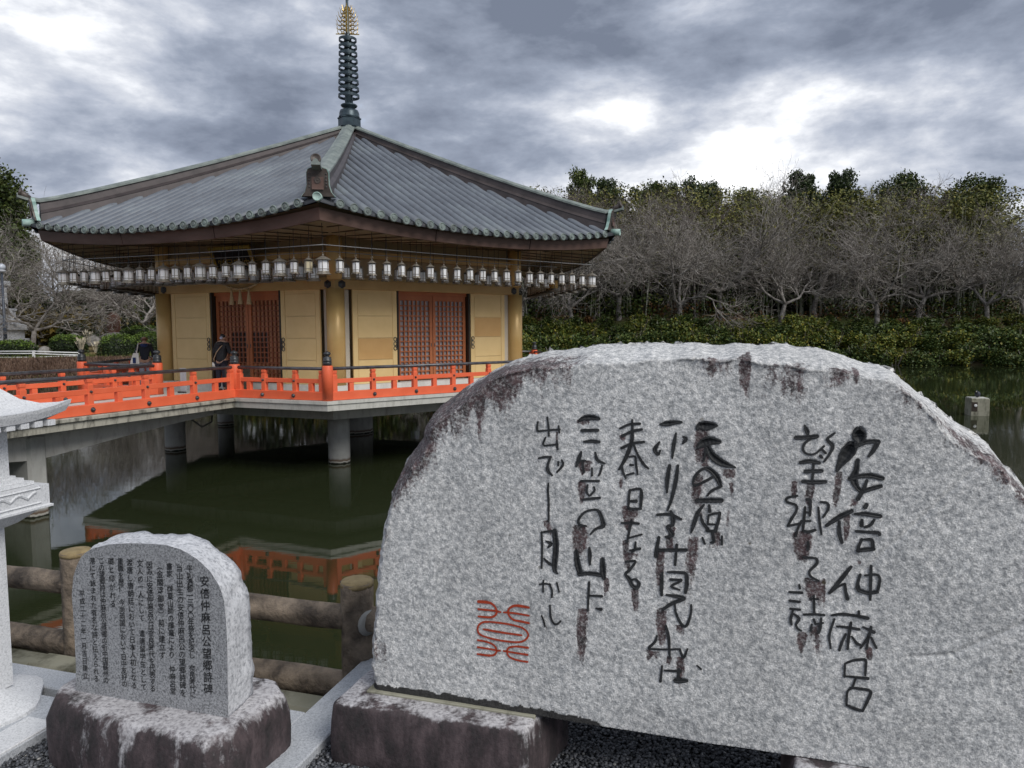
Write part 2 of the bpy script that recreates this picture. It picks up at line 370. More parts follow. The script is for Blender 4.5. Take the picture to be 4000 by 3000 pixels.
leafm('leaf_bamboo', [(0, (.060, .072, .016)), (.5, (.15, .155, .034)), (1, (.30, .265, .07))])
leafm('leaf_shade', [(0, (.008, .013, .005)), (.6, (.022, .032, .011)), (.9, (.05, .058, .018)), (1, (.10, .08, .025))])  # near-black leaf tone paints in the shade inside woods and bushes
leafm('leaf_rust', [(0, (.10, .045, .015)), (.6, (.17, .085, .03)), (1, (.24, .14, .05))])
leafm('leaf_yellow', [(0, (.07, .062, .014)), (.5, (.15, .115, .022)), (1, (.28, .19, .035))])
leafm('dry_grass', [(0, (.085, .052, .036)), (.5, (.155, .095, .068)), (1, (.23, .155, .105))])
leafm('green_grass', [(0, (.06, .08, .015)), (.5, (.11, .14, .025)), (1, (.20, .20, .06))])
leafm('plume', [(0, (.48, .42, .30)), (1, (.66, .60, .46))])
simple('bark_cherry', (.06, .05, .043), (.34, .315, .29), 2.2, .85)
m = NM('twig'); m.col(m.ramp(m.isl, [(0, (.11, .094, .080)), (.55, (.24, .215, .19)), (1, (.50, .47, .43))])); m.set(.8, 0, .3)
m = NM('twig_purple'); m.col(m.ramp(m.isl, [(0, (.10, .080, .070)), (.6, (.175, .145, .128)), (1, (.27, .235, .21))])); m.set(.8, 0, .3)
simple('trunk_dark', (.030, .024, .018), (.085, .068, .05), 2.5, .9)
m = NM('culm'); m.col(m.ramp(m.noise(.8, 3, .6, stretch=(3, 3, .3)), [(.3, (.20, .21, .15)), (.6, (.38, .39, .31)), (.8, (.52, .52, .44))])); m.set(.5, 0, .4)
simple('rock', (.13, .12, .105), (.30, .285, .26), 3, .9, bscale=9, bstr=.7, bdist=.04)
simple('red_rock', (.06, .026, .018), (.12, .052, .034), 2, .85, bscale=6, bstr=.6, bdist=.04)
simple('white_paint', (.66, .66, .65), (.74, .74, .73), 6, .6)
simple('pole_blue', (.045, .055, .075), None, rough=.45)
simple('globe', (.42, .46, .52), (.55, .58, .62), 5, .15)
simple('statue_grey', (.42, .43, .45), (.52, .53, .55), 3, .7)
# people and bird
simple('skin', (.50, .30, .21), None, rough=.5)
simple('jacket_black', (.012, .012, .014), (.022, .022, .025), 20, .75, bscale=40, bstr=.6, bdist=.01)
simple('jacket_navy', (.012, .014, .024), (.018, .02, .032), 20, .8)
simple('hood_blue', (.018, .035, .12), None, rough=.8)
simple('hair_black', (.008, .007, .007), None, rough=.4)
simple('hair_brown', (.10, .048, .022), (.19, .10, .05), 25, .5, stretch=(3, 3, .4))
simple('trousers_dark', (.020, .018, .032), None, rough=.85)
simple('trousers_grey', (.26, .26, .31), None, rough=.85)
simple('cloth_white', (.70, .68, .62), (.76, .74, .69), 20, .9)
simple('strap_tan', (.42, .29, .18), None, rough=.8)
simple('shoe_dark', (.02, .02, .02), None, rough=.6)
simple('scrunchie', (.55, .57, .68), None, rough=.9)
simple('feather', (.018, .020, .030), (.045, .05, .07), 14, .5)
simple('beak', (.55, .50, .38), None)
# ================================================================ SETTING
def sstep(a, b, x): t = np.clip((x - a) / (b - a), 0, 1); return t * t * (3 - 2 * t)
def shore(X): return 53.0 + 17.0 * sstep(-30.0, -4.0, X) + 1.0 * np.sin(X * .21) + .5 * np.sin(X * .57 + 1)
def terrain(X, Y):
    X = np.asarray(X, float); Y = np.asarray(Y, float); d = Y - shore(X); r = sstep(-30, -8, X)
    right = np.interp(d, [-6, -.8, 0, .6, 12, 17, 34, 62, 110, 200], [-1.5, -.9, -.25, .45, 4.9, 5.3, 10.0, 15.0, 18, 19])
    left = np.interp(d, [-6, -.8, 0, .5, 2.2, 9, 16, 40, 70, 200], [-1.5, -.9, -.25, .55, 1.45, 1.85, 2.2, 3.6, 5.0, 6])
    high = np.interp(d, [-6, -.8, 0, .5, 2.2, 9, 16, 40, 70, 200], [-1.5, -.9, -.25, .55, 1.45, 1.85, 2.6, 8.5, 12, 13]); hl = sstep(-45, -37, X); left = left * (1 - hl) + high * hl
    z = left * (1 - r) + right * r
    return z + (fbm(X * .22, Y * .22, 5) - .5) * np.clip(d, 0, 12) * .10
xs = np.concatenate([np.linspace(-900, -130, 12), np.linspace(-120, 120, 161), np.linspace(130, 900, 12)])
ys = np.concatenate([np.linspace(-300, -10, 6), np.linspace(-8, 44, 14), np.linspace(45, 150, 141), np.linspace(160, 1200, 14)])
gx, gy = np.meshgrid(xs, ys); gz = terrain(gx, gy)
gi = np.arange(gx.size).reshape(gx.shape)
gq = np.stack([gi[:-1, :-1], gi[:-1, 1:], gi[1:, 1:], gi[1:, :-1]], -1).reshape(-1, 4)
o = mk('ground', np.stack([gx, gy, gz], -1).reshape(-1, 3), gq, 'ground', smooth=True); o['kind'] = 'structure'
o = mk('water', [(-300, -60, 0), (300, -60, 0), (300, 130, 0), (-300, 130, 0)], [(0, 1, 2, 3)], 'water'); o['kind'] = 'structure'

# near bank: gravel forecourt on a retaining wall
b = MB()
P = [LW(-40, -25, 0), LW(40, -25, 0), LW(40, 3.2, 0), LW(-40, 3.2, 0)]
top = [p + np.array([0, 0, 1.72]) for p in P]; bot = [p + np.array([0, 0, -1.6]) for p in P]
b.loft([bot, top], True, True); o = b.mk('pond_wall', 'old_concrete'); tag(o, kind='structure')
b = MB()
def slab(b, s0, s1, t0, t1, z0, z1, bev=.004):
    return b.box(LW((s0 + s1) / 2, (t0 + t1) / 2, (z0 + z1) / 2), (s1 - s0) / 2, (t1 - t0) / 2, (z1 - z0) / 2, EX, EY, (0, 0, 1), bev)
slab(b, -39, 39, -24, 2.46, 1.6, 1.985, 0); slab(b, -1.50, 39, 2.4601, 3.15, 1.6, 1.985, 0); o = b.mk('gravel_yard', 'gravel_bed'); tag(o, kind='structure')
b = MB(); slab(b, -39, -1.502, 2.46, 3.19, 1.5, 1.76, 0); o = b.mk('bank_soil', 'soil'); tag(o, kind='structure')
# pebbles lying on the yard in the strip that shows
def ico():
    t = (1 + 5 ** .5) / 2
    V = np.array([(-1, t, 0), (1, t, 0), (-1, -t, 0), (1, -t, 0), (0, -1, t), (0, 1, t), (0, -1, -t), (0, 1, -t), (t, 0, -1), (t, 0, 1), (-t, 0, -1), (-t, 0, 1)], float)
    V /= np.linalg.norm(V[0])
    Fc = np.array([(0, 11, 5), (0, 5, 1), (0, 1, 7), (0, 7, 10), (0, 10, 11), (1, 5, 9), (5, 11, 4), (11, 10, 2), (10, 7, 6), (7, 1, 8), (3, 9, 4), (3, 4, 2), (3, 2, 6), (3, 6, 8), (3, 8, 9), (4, 9, 5), (2, 4, 11), (6, 2, 10), (8, 6, 7), (9, 8, 1)])
    return V, Fc
IV, IF = ico()
def scatter_blobs(P, S, seed):
    g = np.random.default_rng(seed); n = len(P); a = g.random(n) * 6.283; c, s_ = np.cos(a), np.sin(a)
    V = IV[None] * S[:, None, :] * (1 + .25 * (g.random((n, 12, 1)) - .5))
    x = V[..., 0] * c[:, None] - V[..., 1] * s_[:, None]; y = V[..., 0] * s_[:, None] + V[..., 1] * c[:, None]
    W = np.stack([x, y, V[..., 2]], -1) + P[:, None, :]
    return W.reshape(-1, 3), (IF[None] + (np.arange(n) * 12)[:, None, None]).reshape(-1, 3)
def pebble_zone(s0, s1, t0, t1, n, seed):
    g = np.random.default_rng(seed); s = g.uniform(s0, s1, n); t = g.uniform(t0, t1, n); z = 1.987 + g.random(n) * .012
    return EX[None] * s[:, None] + EY[None] * t[:, None] + np.array([0, 0, 1.])[None] * z[:, None]
PP = np.concatenate([pebble_zone(-2.75, -1.62, 1.45, 2.34, 11500, 1), pebble_zone(-1.45, .95, 1.75, 2.46, 15500, 2), pebble_zone(-.75, .9, 2.46, 2.95, 9500, 3)])
g = np.random.default_rng(5); SS = np.stack([g.uniform(.0055, .0105, len(PP)), g.uniform(.0045, .008, len(PP)), g.uniform(.003, .0055, len(PP))], -1)
V, Fc = scatter_blobs(PP, SS, 6); o = mk('gravel', V, Fc, 'pebble', smooth=True); tag(o, 'dark grey rounded gravel spread round the stone bases', 'gravel', kind='stuff')
# granite kerbs set in the yard
b = MB(); slab(b, -1.63, -1.448, -3, 2.985, 1.7, 2.03, .005); o = b.mk('granite_kerb', 'granite_kerb'); tag(o, 'pale granite kerb strip running from the yard towards the pond', 'kerb')
b = MB(); slab(b, -4.6, -1.634, 2.335, 2.476, 1.7, 2.026, .005); o = b.mk('granite_kerb', 'granite_kerb'); tag(o, 'pale granite kerb running behind the small inscribed stone', 'kerb')
# concrete edging, old log edging
prof = [(2.745, 1.60), (2.745, 1.825), (2.77, 1.852), (2.885, 1.852), (2.905, 1.825), (2.905, 1.60)]
root = empty('concrete_edging', LW(-3, 2.8, 1.7), 'weathered concrete edging along the foot of the log fence', 'edging')
k = 0
for i in range(6):
    bb = MB(); s0 = -7.18 + i * .92; s1 = s0 + .905
    rings = [[LW(s, t + .004 * math.sin(i * 3.1), z + .006 * math.sin(i * 1.7)) for t, z in prof] for s in np.linspace(s0, s1, 5)]
    bb.loft(rings, True, True); bb.mk('edging_block', 'old_concrete', root)
def log_mesh(p0, p1, r, n=14, m_=16, seed=0, rough=.10, cap=True):
    g = np.random.default_rng(seed); p0, p1 = np.array(p0, float), np.array(p1, float); d = p1 - p0; L = np.linalg.norm(d); d /= L
    t = np.array([0, 0, 1.]) if abs(d[2]) < .9 else np.array([1., 0, 0]); a = t - d * np.dot(t, d); a /= np.linalg.norm(a); bb = np.cross(d, a); rings = []
    for i in range(m_ + 1):
        u = i / m_; ring = []
        for j in range(n):
            th = 2 * math.pi * j / n; k_ = 1 + rough * (float(fbm(np.array(u * L * 5 + seed), np.array(j * .9 + (0 if j < n - 1 else .0)), seed, 3)) - .5) * 2
            k_ += rough * .6 * math.sin(5 * th + 4 * u * L + seed)
            ring.append(p0 + d * L * u + (a * math.cos(th) + bb * math.sin(th)) * r * k_)
        rings.append(ring)
    return MB().loft(rings, cap, cap)
o = log_mesh(LW(-6, 2.59, 1.79), LW(-2.0, 2.57, 1.79), .055, seed=4).mk('log_border', 'old_log', smooth=True); tag(o, 'weathered log lying along the soil strip by the stone lantern', 'log')
# small weeds on the soil
def leafcards(P, size, seed, aspect=1.6, up=0.0):
    """one small bent quad per point, random turned"""
    g = np.random.default_rng(seed); n = len(P); nrm = g.normal(size=(n, 3)); nrm[:, 2] = np.abs(nrm[:, 2]) + up; nrm /= np.linalg.norm(nrm, axis=1, keepdims=True)
    t = g.normal(size=(n, 3)); t -= nrm * (t * nrm).sum(1, keepdims=True); t /= np.linalg.norm(t, axis=1, keepdims=True); b_ = np.cross(nrm, t)
    s = (size * g.uniform(.6, 1.35, n))[:, None] if not hasattr(size, 'shape') else (size * g.uniform(.6, 1.35, n))[:, None]
    V = np.stack([P - t * s * aspect * .5, P + b_ * s * .5 + nrm * s * .12, P + t * s * aspect * .5, P - b_ * s * .5 + nrm * s * .12], 1)
    return V.reshape(-1, 3), np.arange(4 * n).reshape(-1, 4)
g = np.random.default_rng(3); wp = []
for c in [(-2.93, 2.63), (-2.86, 2.66), (-2.8, 2.62), (-2.7, 2.66), (-2.6, 2.64), (-2.45, 2.63)]:
    k = 26 if c[0] < -2.75 else 10
    for i in range(k): wp.append(LW(c[0] + g.normal() * .025, c[1] + g.normal() * .02, 1.775 + abs(g.normal()) * (.035 if k > 12 else .012)))
V, Fc = leafcards(np.array(wp), .022, 4); o = mk('weeds', V, Fc, 'leaf_clipped'); tag(o, 'small green weeds on the soil strip behind the stones', 'weeds', kind='stuff')

# ================================================================ PAVILION GEOMETRY
HC = np.array([-5.641, 25.385, 0.0]); YAW = 8.165
def cdir(k, z=0): a = R(-90 + YAW + 60 * k); return np.array([math.cos(a), math.sin(a), 0.0])
def hexp(k, rad, z): return HC + cdir(k) * rad + np.array([0, 0, z])
def sidept(k, rad, fr, z, out=0.0):
    """point on the side from corner k to k+1 (corner radius rad) at fraction fr, pushed outward by out"""
    A, B = hexp(k, rad, z), hexp(k + 1, rad, z); nrm = cdir(k + .5)
    return A + (B - A) * fr + nrm * out
def sidebox(b, k, rad, f0, f1, z0, z1, o0, o1, bev=0.0):
    A, B = hexp(k, rad, 0), hexp(k + 1, rad, 0); e_ = (B - A) / np.linalg.norm(B - A); n_ = cdir(k + .5); L = np.linalg.norm(B - A)
    c = A + e_ * L * (f0 + f1) / 2 + n_ * (o0 + o1) / 2; c[2] = (z0 + z1) / 2
    return b.box(c, L * (f1 - f0) / 2, abs(o1 - o0) / 2, (z1 - z0) / 2, e_, n_, (0, 0, 1), bev)
def cdir_any(a): return np.array([math.cos(a), math.sin(a), 0.0])
RW, RE, RD = 6.18, 9.22, 8.41
ZD, ZW, ZB0, ZB1 = 1.94, 2.15, 4.757, 5.0
hall = empty('hexagonal_hall', HC + np.array([0, 0, ZD]), 'hexagonal golden temple hall with dark tiled roof standing over the pond', 'building')
def hexprism(name, rad, z0, z1, mat, parent, rad1=None):
    return MB().loft([[hexp(k, rad, z0) for k in range(6)], [hexp(k, rad1 or rad, z1) for k in range(6)]], True, True).mk(name, mat, parent)
hexprism('plinth', RW + .42, ZD - .02, ZW, 'plinth', hall)
hexprism('core_wall', RW - .30, ZW, 6.2, 'plaster', hall)
hexprism('upper_wall', RW - .10, ZB1 - .02, 6.35, 'plaster', hall)
for k in range(6):
    b = MB(); sidebox(b, k, RW, -.012, 1.012, ZB0, ZB1, -.13, .13, .008); b.mk('beam', 'gold_beam', hall)
    b = MB(); sidebox(b, k, RW, .0, 1., ZB1 + .001, ZB1 + .07, -.10, .075); b.mk('beam_cap', 'gold_beam', hall)
    b = MB(); sidebox(b, k, RW, .03, .97, 5.62, 5.80, -.12, .06); b.mk('upper_beam', 'gold_beam', hall)
    b = MB(); b.lathe(hexp(k, RW, ZW), [(.245, 0), (.245, ZB0 - ZW + .0)], 28); b.lathe(hexp(k, RW, ZB1), [(.215, 0), (.215, 1.3)], 24); b.mk('column', 'gold_column', hall, True)
# hexagonal bosses at the beam ends
for k in (-1, 0, 1, 2):
    for sgn, sd in ((0.0, k), (1.0, k - 1)):
        b = MB(); c = sidept(sd, RW, .022 if sgn == 0 else .978, (ZB0 + ZB1) / 2, .13); b.lathe(c, [(.115, 0), (.115, .02), (.07, .035), (.035, .05)], 6, cdir(sd + .5), ph=R(30)); b.mk('boss', 'black_metal', hall)
# walls of the two sides in view and their neighbours
def door_leaf(k, f0, f1, z0, z1, backing, glass=False, parent=hall):
    A, B = hexp(k, RW, 0), hexp(k + 1, RW, 0); L = np.linalg.norm(B - A); e_ = (B - A) / L; n_ = cdir(k + .5)
    mid = A + e_ * L * (f0 + f1) / 2; W = L * (f1 - f0)
    b = MB(); st = .095
    at_ = lambda x, z, o: mid + e_ * x + n_ * o + np.array([0, 0, z])
    for s in (-1, 1): b.box(at_(s * (W / 2 - st / 2), (z0 + z1) / 2, -.11), st / 2, .03, (z1 - z0) / 2, e_, n_)
    for z, h in ((z0 + .05, .05), (z1 - .085, .085)): b.box(at_(0, z, -.11), W / 2 - st - .001, .029, h, e_, n_)
    leaf = b.mk('door', 'door_wood', parent)
    b = MB(); b.box(at_(0, (z0 + z1) / 2, -.155), W / 2 - .01, .004, (z1 - z0) / 2 - .01, e_, n_); b.mk('backing', backing, leaf)
    w_in = W - 2 * st; z_a, z_b = z0 + .10, z1 - .17; nx, nz = 7, 15
    vb = MB(); vb.box((0, 0, 0), .018, .022, (z_b - z_a) / 2, e_, n_); hb = MB(); hb.box((0, 0, 0), w_in / 2, .021, .018, e_, n_)
    proto = {}
    for kind, mbx in (('v', vb), ('h', hb)):
        me = bpy.data.meshes.new('lattice_bar'); me.from_pydata(mbx.v, [], mbx.f); setmat(me, 'lattice_dark' if glass else 'door_wood'); proto[kind] = me
    off = root_base(leaf)
    for i in range(1, nx):
        o = bpy.data.objects.new('lattice_bar', proto['v']); col.objects.link(o); o.parent = leaf; o.location = Vector(at_(-w_in / 2 + w_in * i / nx, (z_a + z_b) / 2, -.115)) - off
    for i in range(1, nz):
        o = bpy.data.objects.new('lattice_bar', proto['h']); col.objects.link(o); o.parent = leaf; o.location = Vector(at_(0, z_a + (z_b - z_a) * i / nz, -.118)) - off
    if glass:
        sgn = 1 if f0 < .45 else -1
        for i in range(4):
            for j in range(6):
                b = MB(); xi = (w_in / nx) * (nx / 2 - .5 - i) * sgn; zz = z_a + (z_b - z_a) * (j + 3.5) / nz
                b.box(at_(xi, zz, -.146), w_in / nx / 2, .004, (z_b - z_a) / nz / 2, e_, n_); b.mk('pane', 'dark_glass', leaf)
    b = MB(); b.box(at_((W / 2 - st / 2) * (1 if f0 < .45 else -1), z0 + 1.02, -.078), .012, .004, .05, e_, n_); b.mk('finger_pull', 'black_metal', leaf)
    return leaf
def ornament(c, e_, n_, parent, sgn):
    b = MB()
    for z in (-.13, 0, .13):
        pts = [c + n_ * .012 + e_ * sgn * (.05 + .045 * math.cos(t)) + np.array([0, 0, z + .055 * math.sin(t)]) for t in np.linspace(0, 2 * math.pi, 11)]
        b.tube(pts, .011, 5)
    b.tube([c + n_ * .012 + np.array([0, 0, -.17]), c + n_ * .012 + np.array([0, 0, .17])], .013, 5)
    return b.mk('door_hinge', 'black_metal', parent)
def shutter(k, f0, f1, dark_row, hinge):
    """wide golden shutter: stiles, rails and four sunk fields"""
    A, B = hexp(k, RW, 0), hexp(k + 1, RW, 0); L = np.linalg.norm(B - A); e_ = (B - A) / L; n_ = cdir(k + .5)
    z0, z1 = ZW + .004, ZB0 - .003; W = L * (f1 - f0); mid = A + e_ * L * (f0 + f1) / 2
    at_ = lambda x, z, o: mid + e_ * x + n_ * o + np.array([0, 0, z])
    b = MB(); b.box(at_(0, (z0 + z1) / 2, .035), W / 2, .02, (z1 - z0) / 2, e_, n_); root = b.mk('shutter', 'gold_wall', hall)
    st = .14
    for s in (-1, 1):
        b = MB(); b.box(at_(s * (W / 2 - st / 2), (z0 + z1) / 2, .063), st / 2, .008, (z1 - z0) / 2 - .002, e_, n_, (0, 0, 1), .004); b.mk('stile', 'gold_wall', root)
    zz = [z0 + .10, z0 + .66, z0 + 1.27, z0 + 1.88, z1 - .10]
    for i in range(4):
        za, zb = zz[i] + .008, zz[i + 1] - .008
        b = MB(); b.box(at_(0, (za + zb) / 2, .0585), W / 2 - st - .012, .0065, (zb - za) / 2, e_, n_, (0, 0, 1), .005); b.mk('field', 'gold_panel' if i == dark_row else 'gold_wall', root)
    s = 1 if hinge > 0 else -1
    ornament(at_(s * (W / 2 - .02), z0 + 1.10, .07), e_, n_, root, -s)
for k in range(-2, 2):
    left_side = (k == -1)
    shutter(k, .075 if not left_side else .055, .296, 1 if k == 0 else -1, 1)
    shutter(k, .712, .925, 2 if k == 0 else -1, -1)
    for f0, f1 in ((.300, .308), (.700, .708)): b = MB(); sidebox(b, k, RW, f0, f1, ZW, ZB0, -.2, .06); b.mk('gap_strip', 'gap', hall)  # near-black strips stand for the shaded gaps beside the doors
    b = MB(); sidebox(b, k, RW, .309, .699, ZB0 - .10, ZB0 - .001, -.2, -.04); b.mk('door_head', 'door_wood', hall)
    door_leaf(k, .312, .5025, ZW + .03, ZB0 - .09, 'door_board' if left_side else 'door_paper', left_side)
    door_leaf(k, .5055, .696, ZW + .03, ZB0 - .09, 'door_board' if left_side else 'door_paper', left_side)
    for f0, f1 in ((.028, .066), (.934, .972)):
        b = MB(); sidebox(b, k, RW, f0, f1, ZW, ZB0 - .001, -.25, -.04); b.mk('jamb_panel', 'jamb', hall)
# soffit, ribs
def eave_z(w, zc_, sag, p=2.2): return zc_ - sag * (1 - abs(w) ** p)
def soffit_side(k):
    rows = []
    for j, (rad, zc_, sag) in enumerate(((RW - .2, 6.18, .05), (RW + 1.4, 6.12, .12), (RE - .02, 6.14, .28))):
        rows.append([sidept(k, rad, f, eave_z(2 * f - 1, zc_, sag)) for f in np.linspace(0, 1, 15)])
    V = [p for r in rows for p in r]; n = 15
    Fc = [(j * n + i, (j + 1) * n + i, (j + 1) * n + i + 1, j * n + i + 1) for j in range(2) for i in range(n - 1)]
    sf = mk('soffit', V, Fc, 'soffit', hall, True)
    b = MB()
    for i in range(1, 17):
        f = i / 17; w = 2 * f - 1; x_e = (f - .5) * RE
        A_ = sidept(k, RE - .05, f, eave_z(w, 6.14, .28) - .012)
        fi = .5 + x_e / (RW + .2) if abs(x_e) < (RW + .2) / 2 else None
        r_in = RW + .05 if fi is not None else abs(x_e) * 2 + .12
        ff = .5 + x_e / r_in
        B_ = sidept(k, r_in, ff, eave_z(2 * ff - 1, np.interp(r_in, [RW - .2, RW + 1.4, RE], [6.18, 6.12, 6.14]), np.interp(r_in, [RW - .2, RW + 1.4, RE], [.05, .12, .28])) - .012)
        if np.linalg.norm(A_ - B_) > .2: b.bar(A_, B_, .03, .02)
    b.mk('soffit_batten', 'soffit_rib', sf)
for k in range(6): soffit_side(k)
# fascia (three sheets per side), gutter shadow gap board, roof deck
AP = math.cos(R(30))
zr_r = np.array([0.0, .45, 1.73, 3.71, 5.63, 7.2, 8.455, 9.52]); zr_z = np.array([10.55, 10.33, 9.715, 8.835, 8.006, 7.385, 6.93, 6.56])
def roofz(a, w):          # a: distance from the axis square to the eave, w: -1..1 across the side
    a = np.asarray(a, float); r = a / AP
    return np.interp(r, zr_r, zr_z) - .39 * (a / 8.244) ** 3 * (1 - np.abs(w) ** 2.3)
def roofpt(k, a, x, dz=0.0):
    w = x / max(a * math.tan(R(30)), 1e-6); n_ = cdir(k + .5); e_ = np.array([-n_[1], n_[0], 0])
    return HC + n_ * a + e_ * x + np.array([0, 0, float(roofz(a, min(1, max(-1, w)))) + dz])
AE = 9.50 * AP
roof = empty('roof', HC + np.array([0, 0, 6.3])); roof.parent = hall; roof.location = (0, 0, 6.3 - ZD)
for k in range(6):
    for i in range(3):
        b = MB(); fr = np.linspace(i / 3 + (.0012 if i else 0), (i + 1) / 3 - (.0012 if i < 2 else 0), 9); rings = []
        for f in fr:
            w = 2 * f - 1
            lo = sidept(k, RE, f, eave_z(w, 6.13, .28)); hi = sidept(k, RE + .07, f, eave_z(w, 6.40, .28)); lo2 = sidept(k, RE - .10, f, eave_z(w, 6.13, .28) + .001); hi2 = sidept(k, RE - .05, f, eave_z(w, 6.40, .28))
            rings.append([lo, hi, hi2, lo2])
        b.loft(rings, True, True); b.mk('fascia', 'fascia', roof)
    b = MB(); rings = []
    for f in np.linspace(0, 1, 17):
        w = 2 * f - 1; rings.append([sidept(k, RE - .03, f, eave_z(w, 6.38, .28)), sidept(k, RE + .10, f, eave_z(w, 6.50, .37)), sidept(k, RE - .2, f, eave_z(w, 6.52, .37))])
    b.loft(rings, True, True); b.mk('eave_board', 'soffit_rib', roof)
    na, nw = 16, 18; V = []
    for i in range(na + 1):
        a = .30 + (AE - .30) * i / na
        for j in range(nw + 1): V.append(roofpt(k, a, (2 * j / nw - 1) * a * math.tan(R(30))))
    Fc = [(i * (nw + 1) + j, i * (nw + 1) + j + 1, (i + 1) * (nw + 1) + j + 1, (i + 1) * (nw + 1) + j) for i in range(na) for j in range(nw)]
    # thickness at the eave
    base = len(V); last = na * (nw + 1)
    for j in range(nw + 1): V.append(np.array(V[last + j]) - np.array([0, 0, .075]))
    Fc += [(last + j, last + j + 1, base + j + 1, base + j) for j in range(nw)]
    mk('roof_slope', V, Fc, 'tile', roof, True)
NR = 28; RR = .112
def roll_mesh(b, k, x):
    a0 = (abs(x) + .20) / math.tan(R(30)); a0 = max(a0, .75); a1 = AE + .05
    if a1 - a0 < .15: return None
    ns = max(3, int((a1 - a0) / .55)); rings = []; n_ = cdir(k + .5); e_ = np.array([-n_[1], n_[0], 0])
    prof = [(math.cos(t) * RR, math.sin(t) * RR * .88) for t in np.linspace(math.pi, 0, 9)]
    for i in range(ns + 1):
        a = a0 + (a1 - a0) * i / ns; p = roofpt(k, min(a, AE), x)
        if a > AE: p = p + n_ * (a - AE)
        z_lap = .012 if i < ns else .0
        rings.append([p + e_ * u + np.array([0, 0, v + .004]) for u, v in prof])
        if 0 < i < ns:      # lap joint between two tile lengths
            q = roofpt(k, min(a + .012, AE), x); rings.append([q + e_ * u * .93 + np.array([0, 0, v * .93 + .004]) for u, v in prof])
    b.loft(rings, False, True, closed=False)
    return p
for k in range(6):
    vis = k in (0, 5); many = MB()
    n_ = cdir(k + .5)
    for i in range(NR):
        x = -9.5 / 2 + 9.5 * (i + .5) / NR * 1.0
        if i in (0, NR - 1): x *= .985
        b = MB() if vis else many
        p = roll_mesh(b, k, x)
        if p is None: continue
        cap = MB(); cap.lathe(p + n_ * .001 + np.array([0, 0, .0]), [(RR * .92, -.05), (RR * .92, .012), (RR * .78, .022), (RR * .72, .008), (RR * .40, .008), (RR * .3, .022)], 14, n_)
        mc = 'patina' if i in (0, NR - 1) else 'tile_cap'
        if vis:
            b.mk('tile_roll', 'tile_roll', roof, True); cap.mk('end_tile', mc, roof)
        else: many.add(cap.v, cap.f)
    if not vis: o = many.mk('tile_rolls', 'tile_roll', roof); o['kind'] = 'stuff'
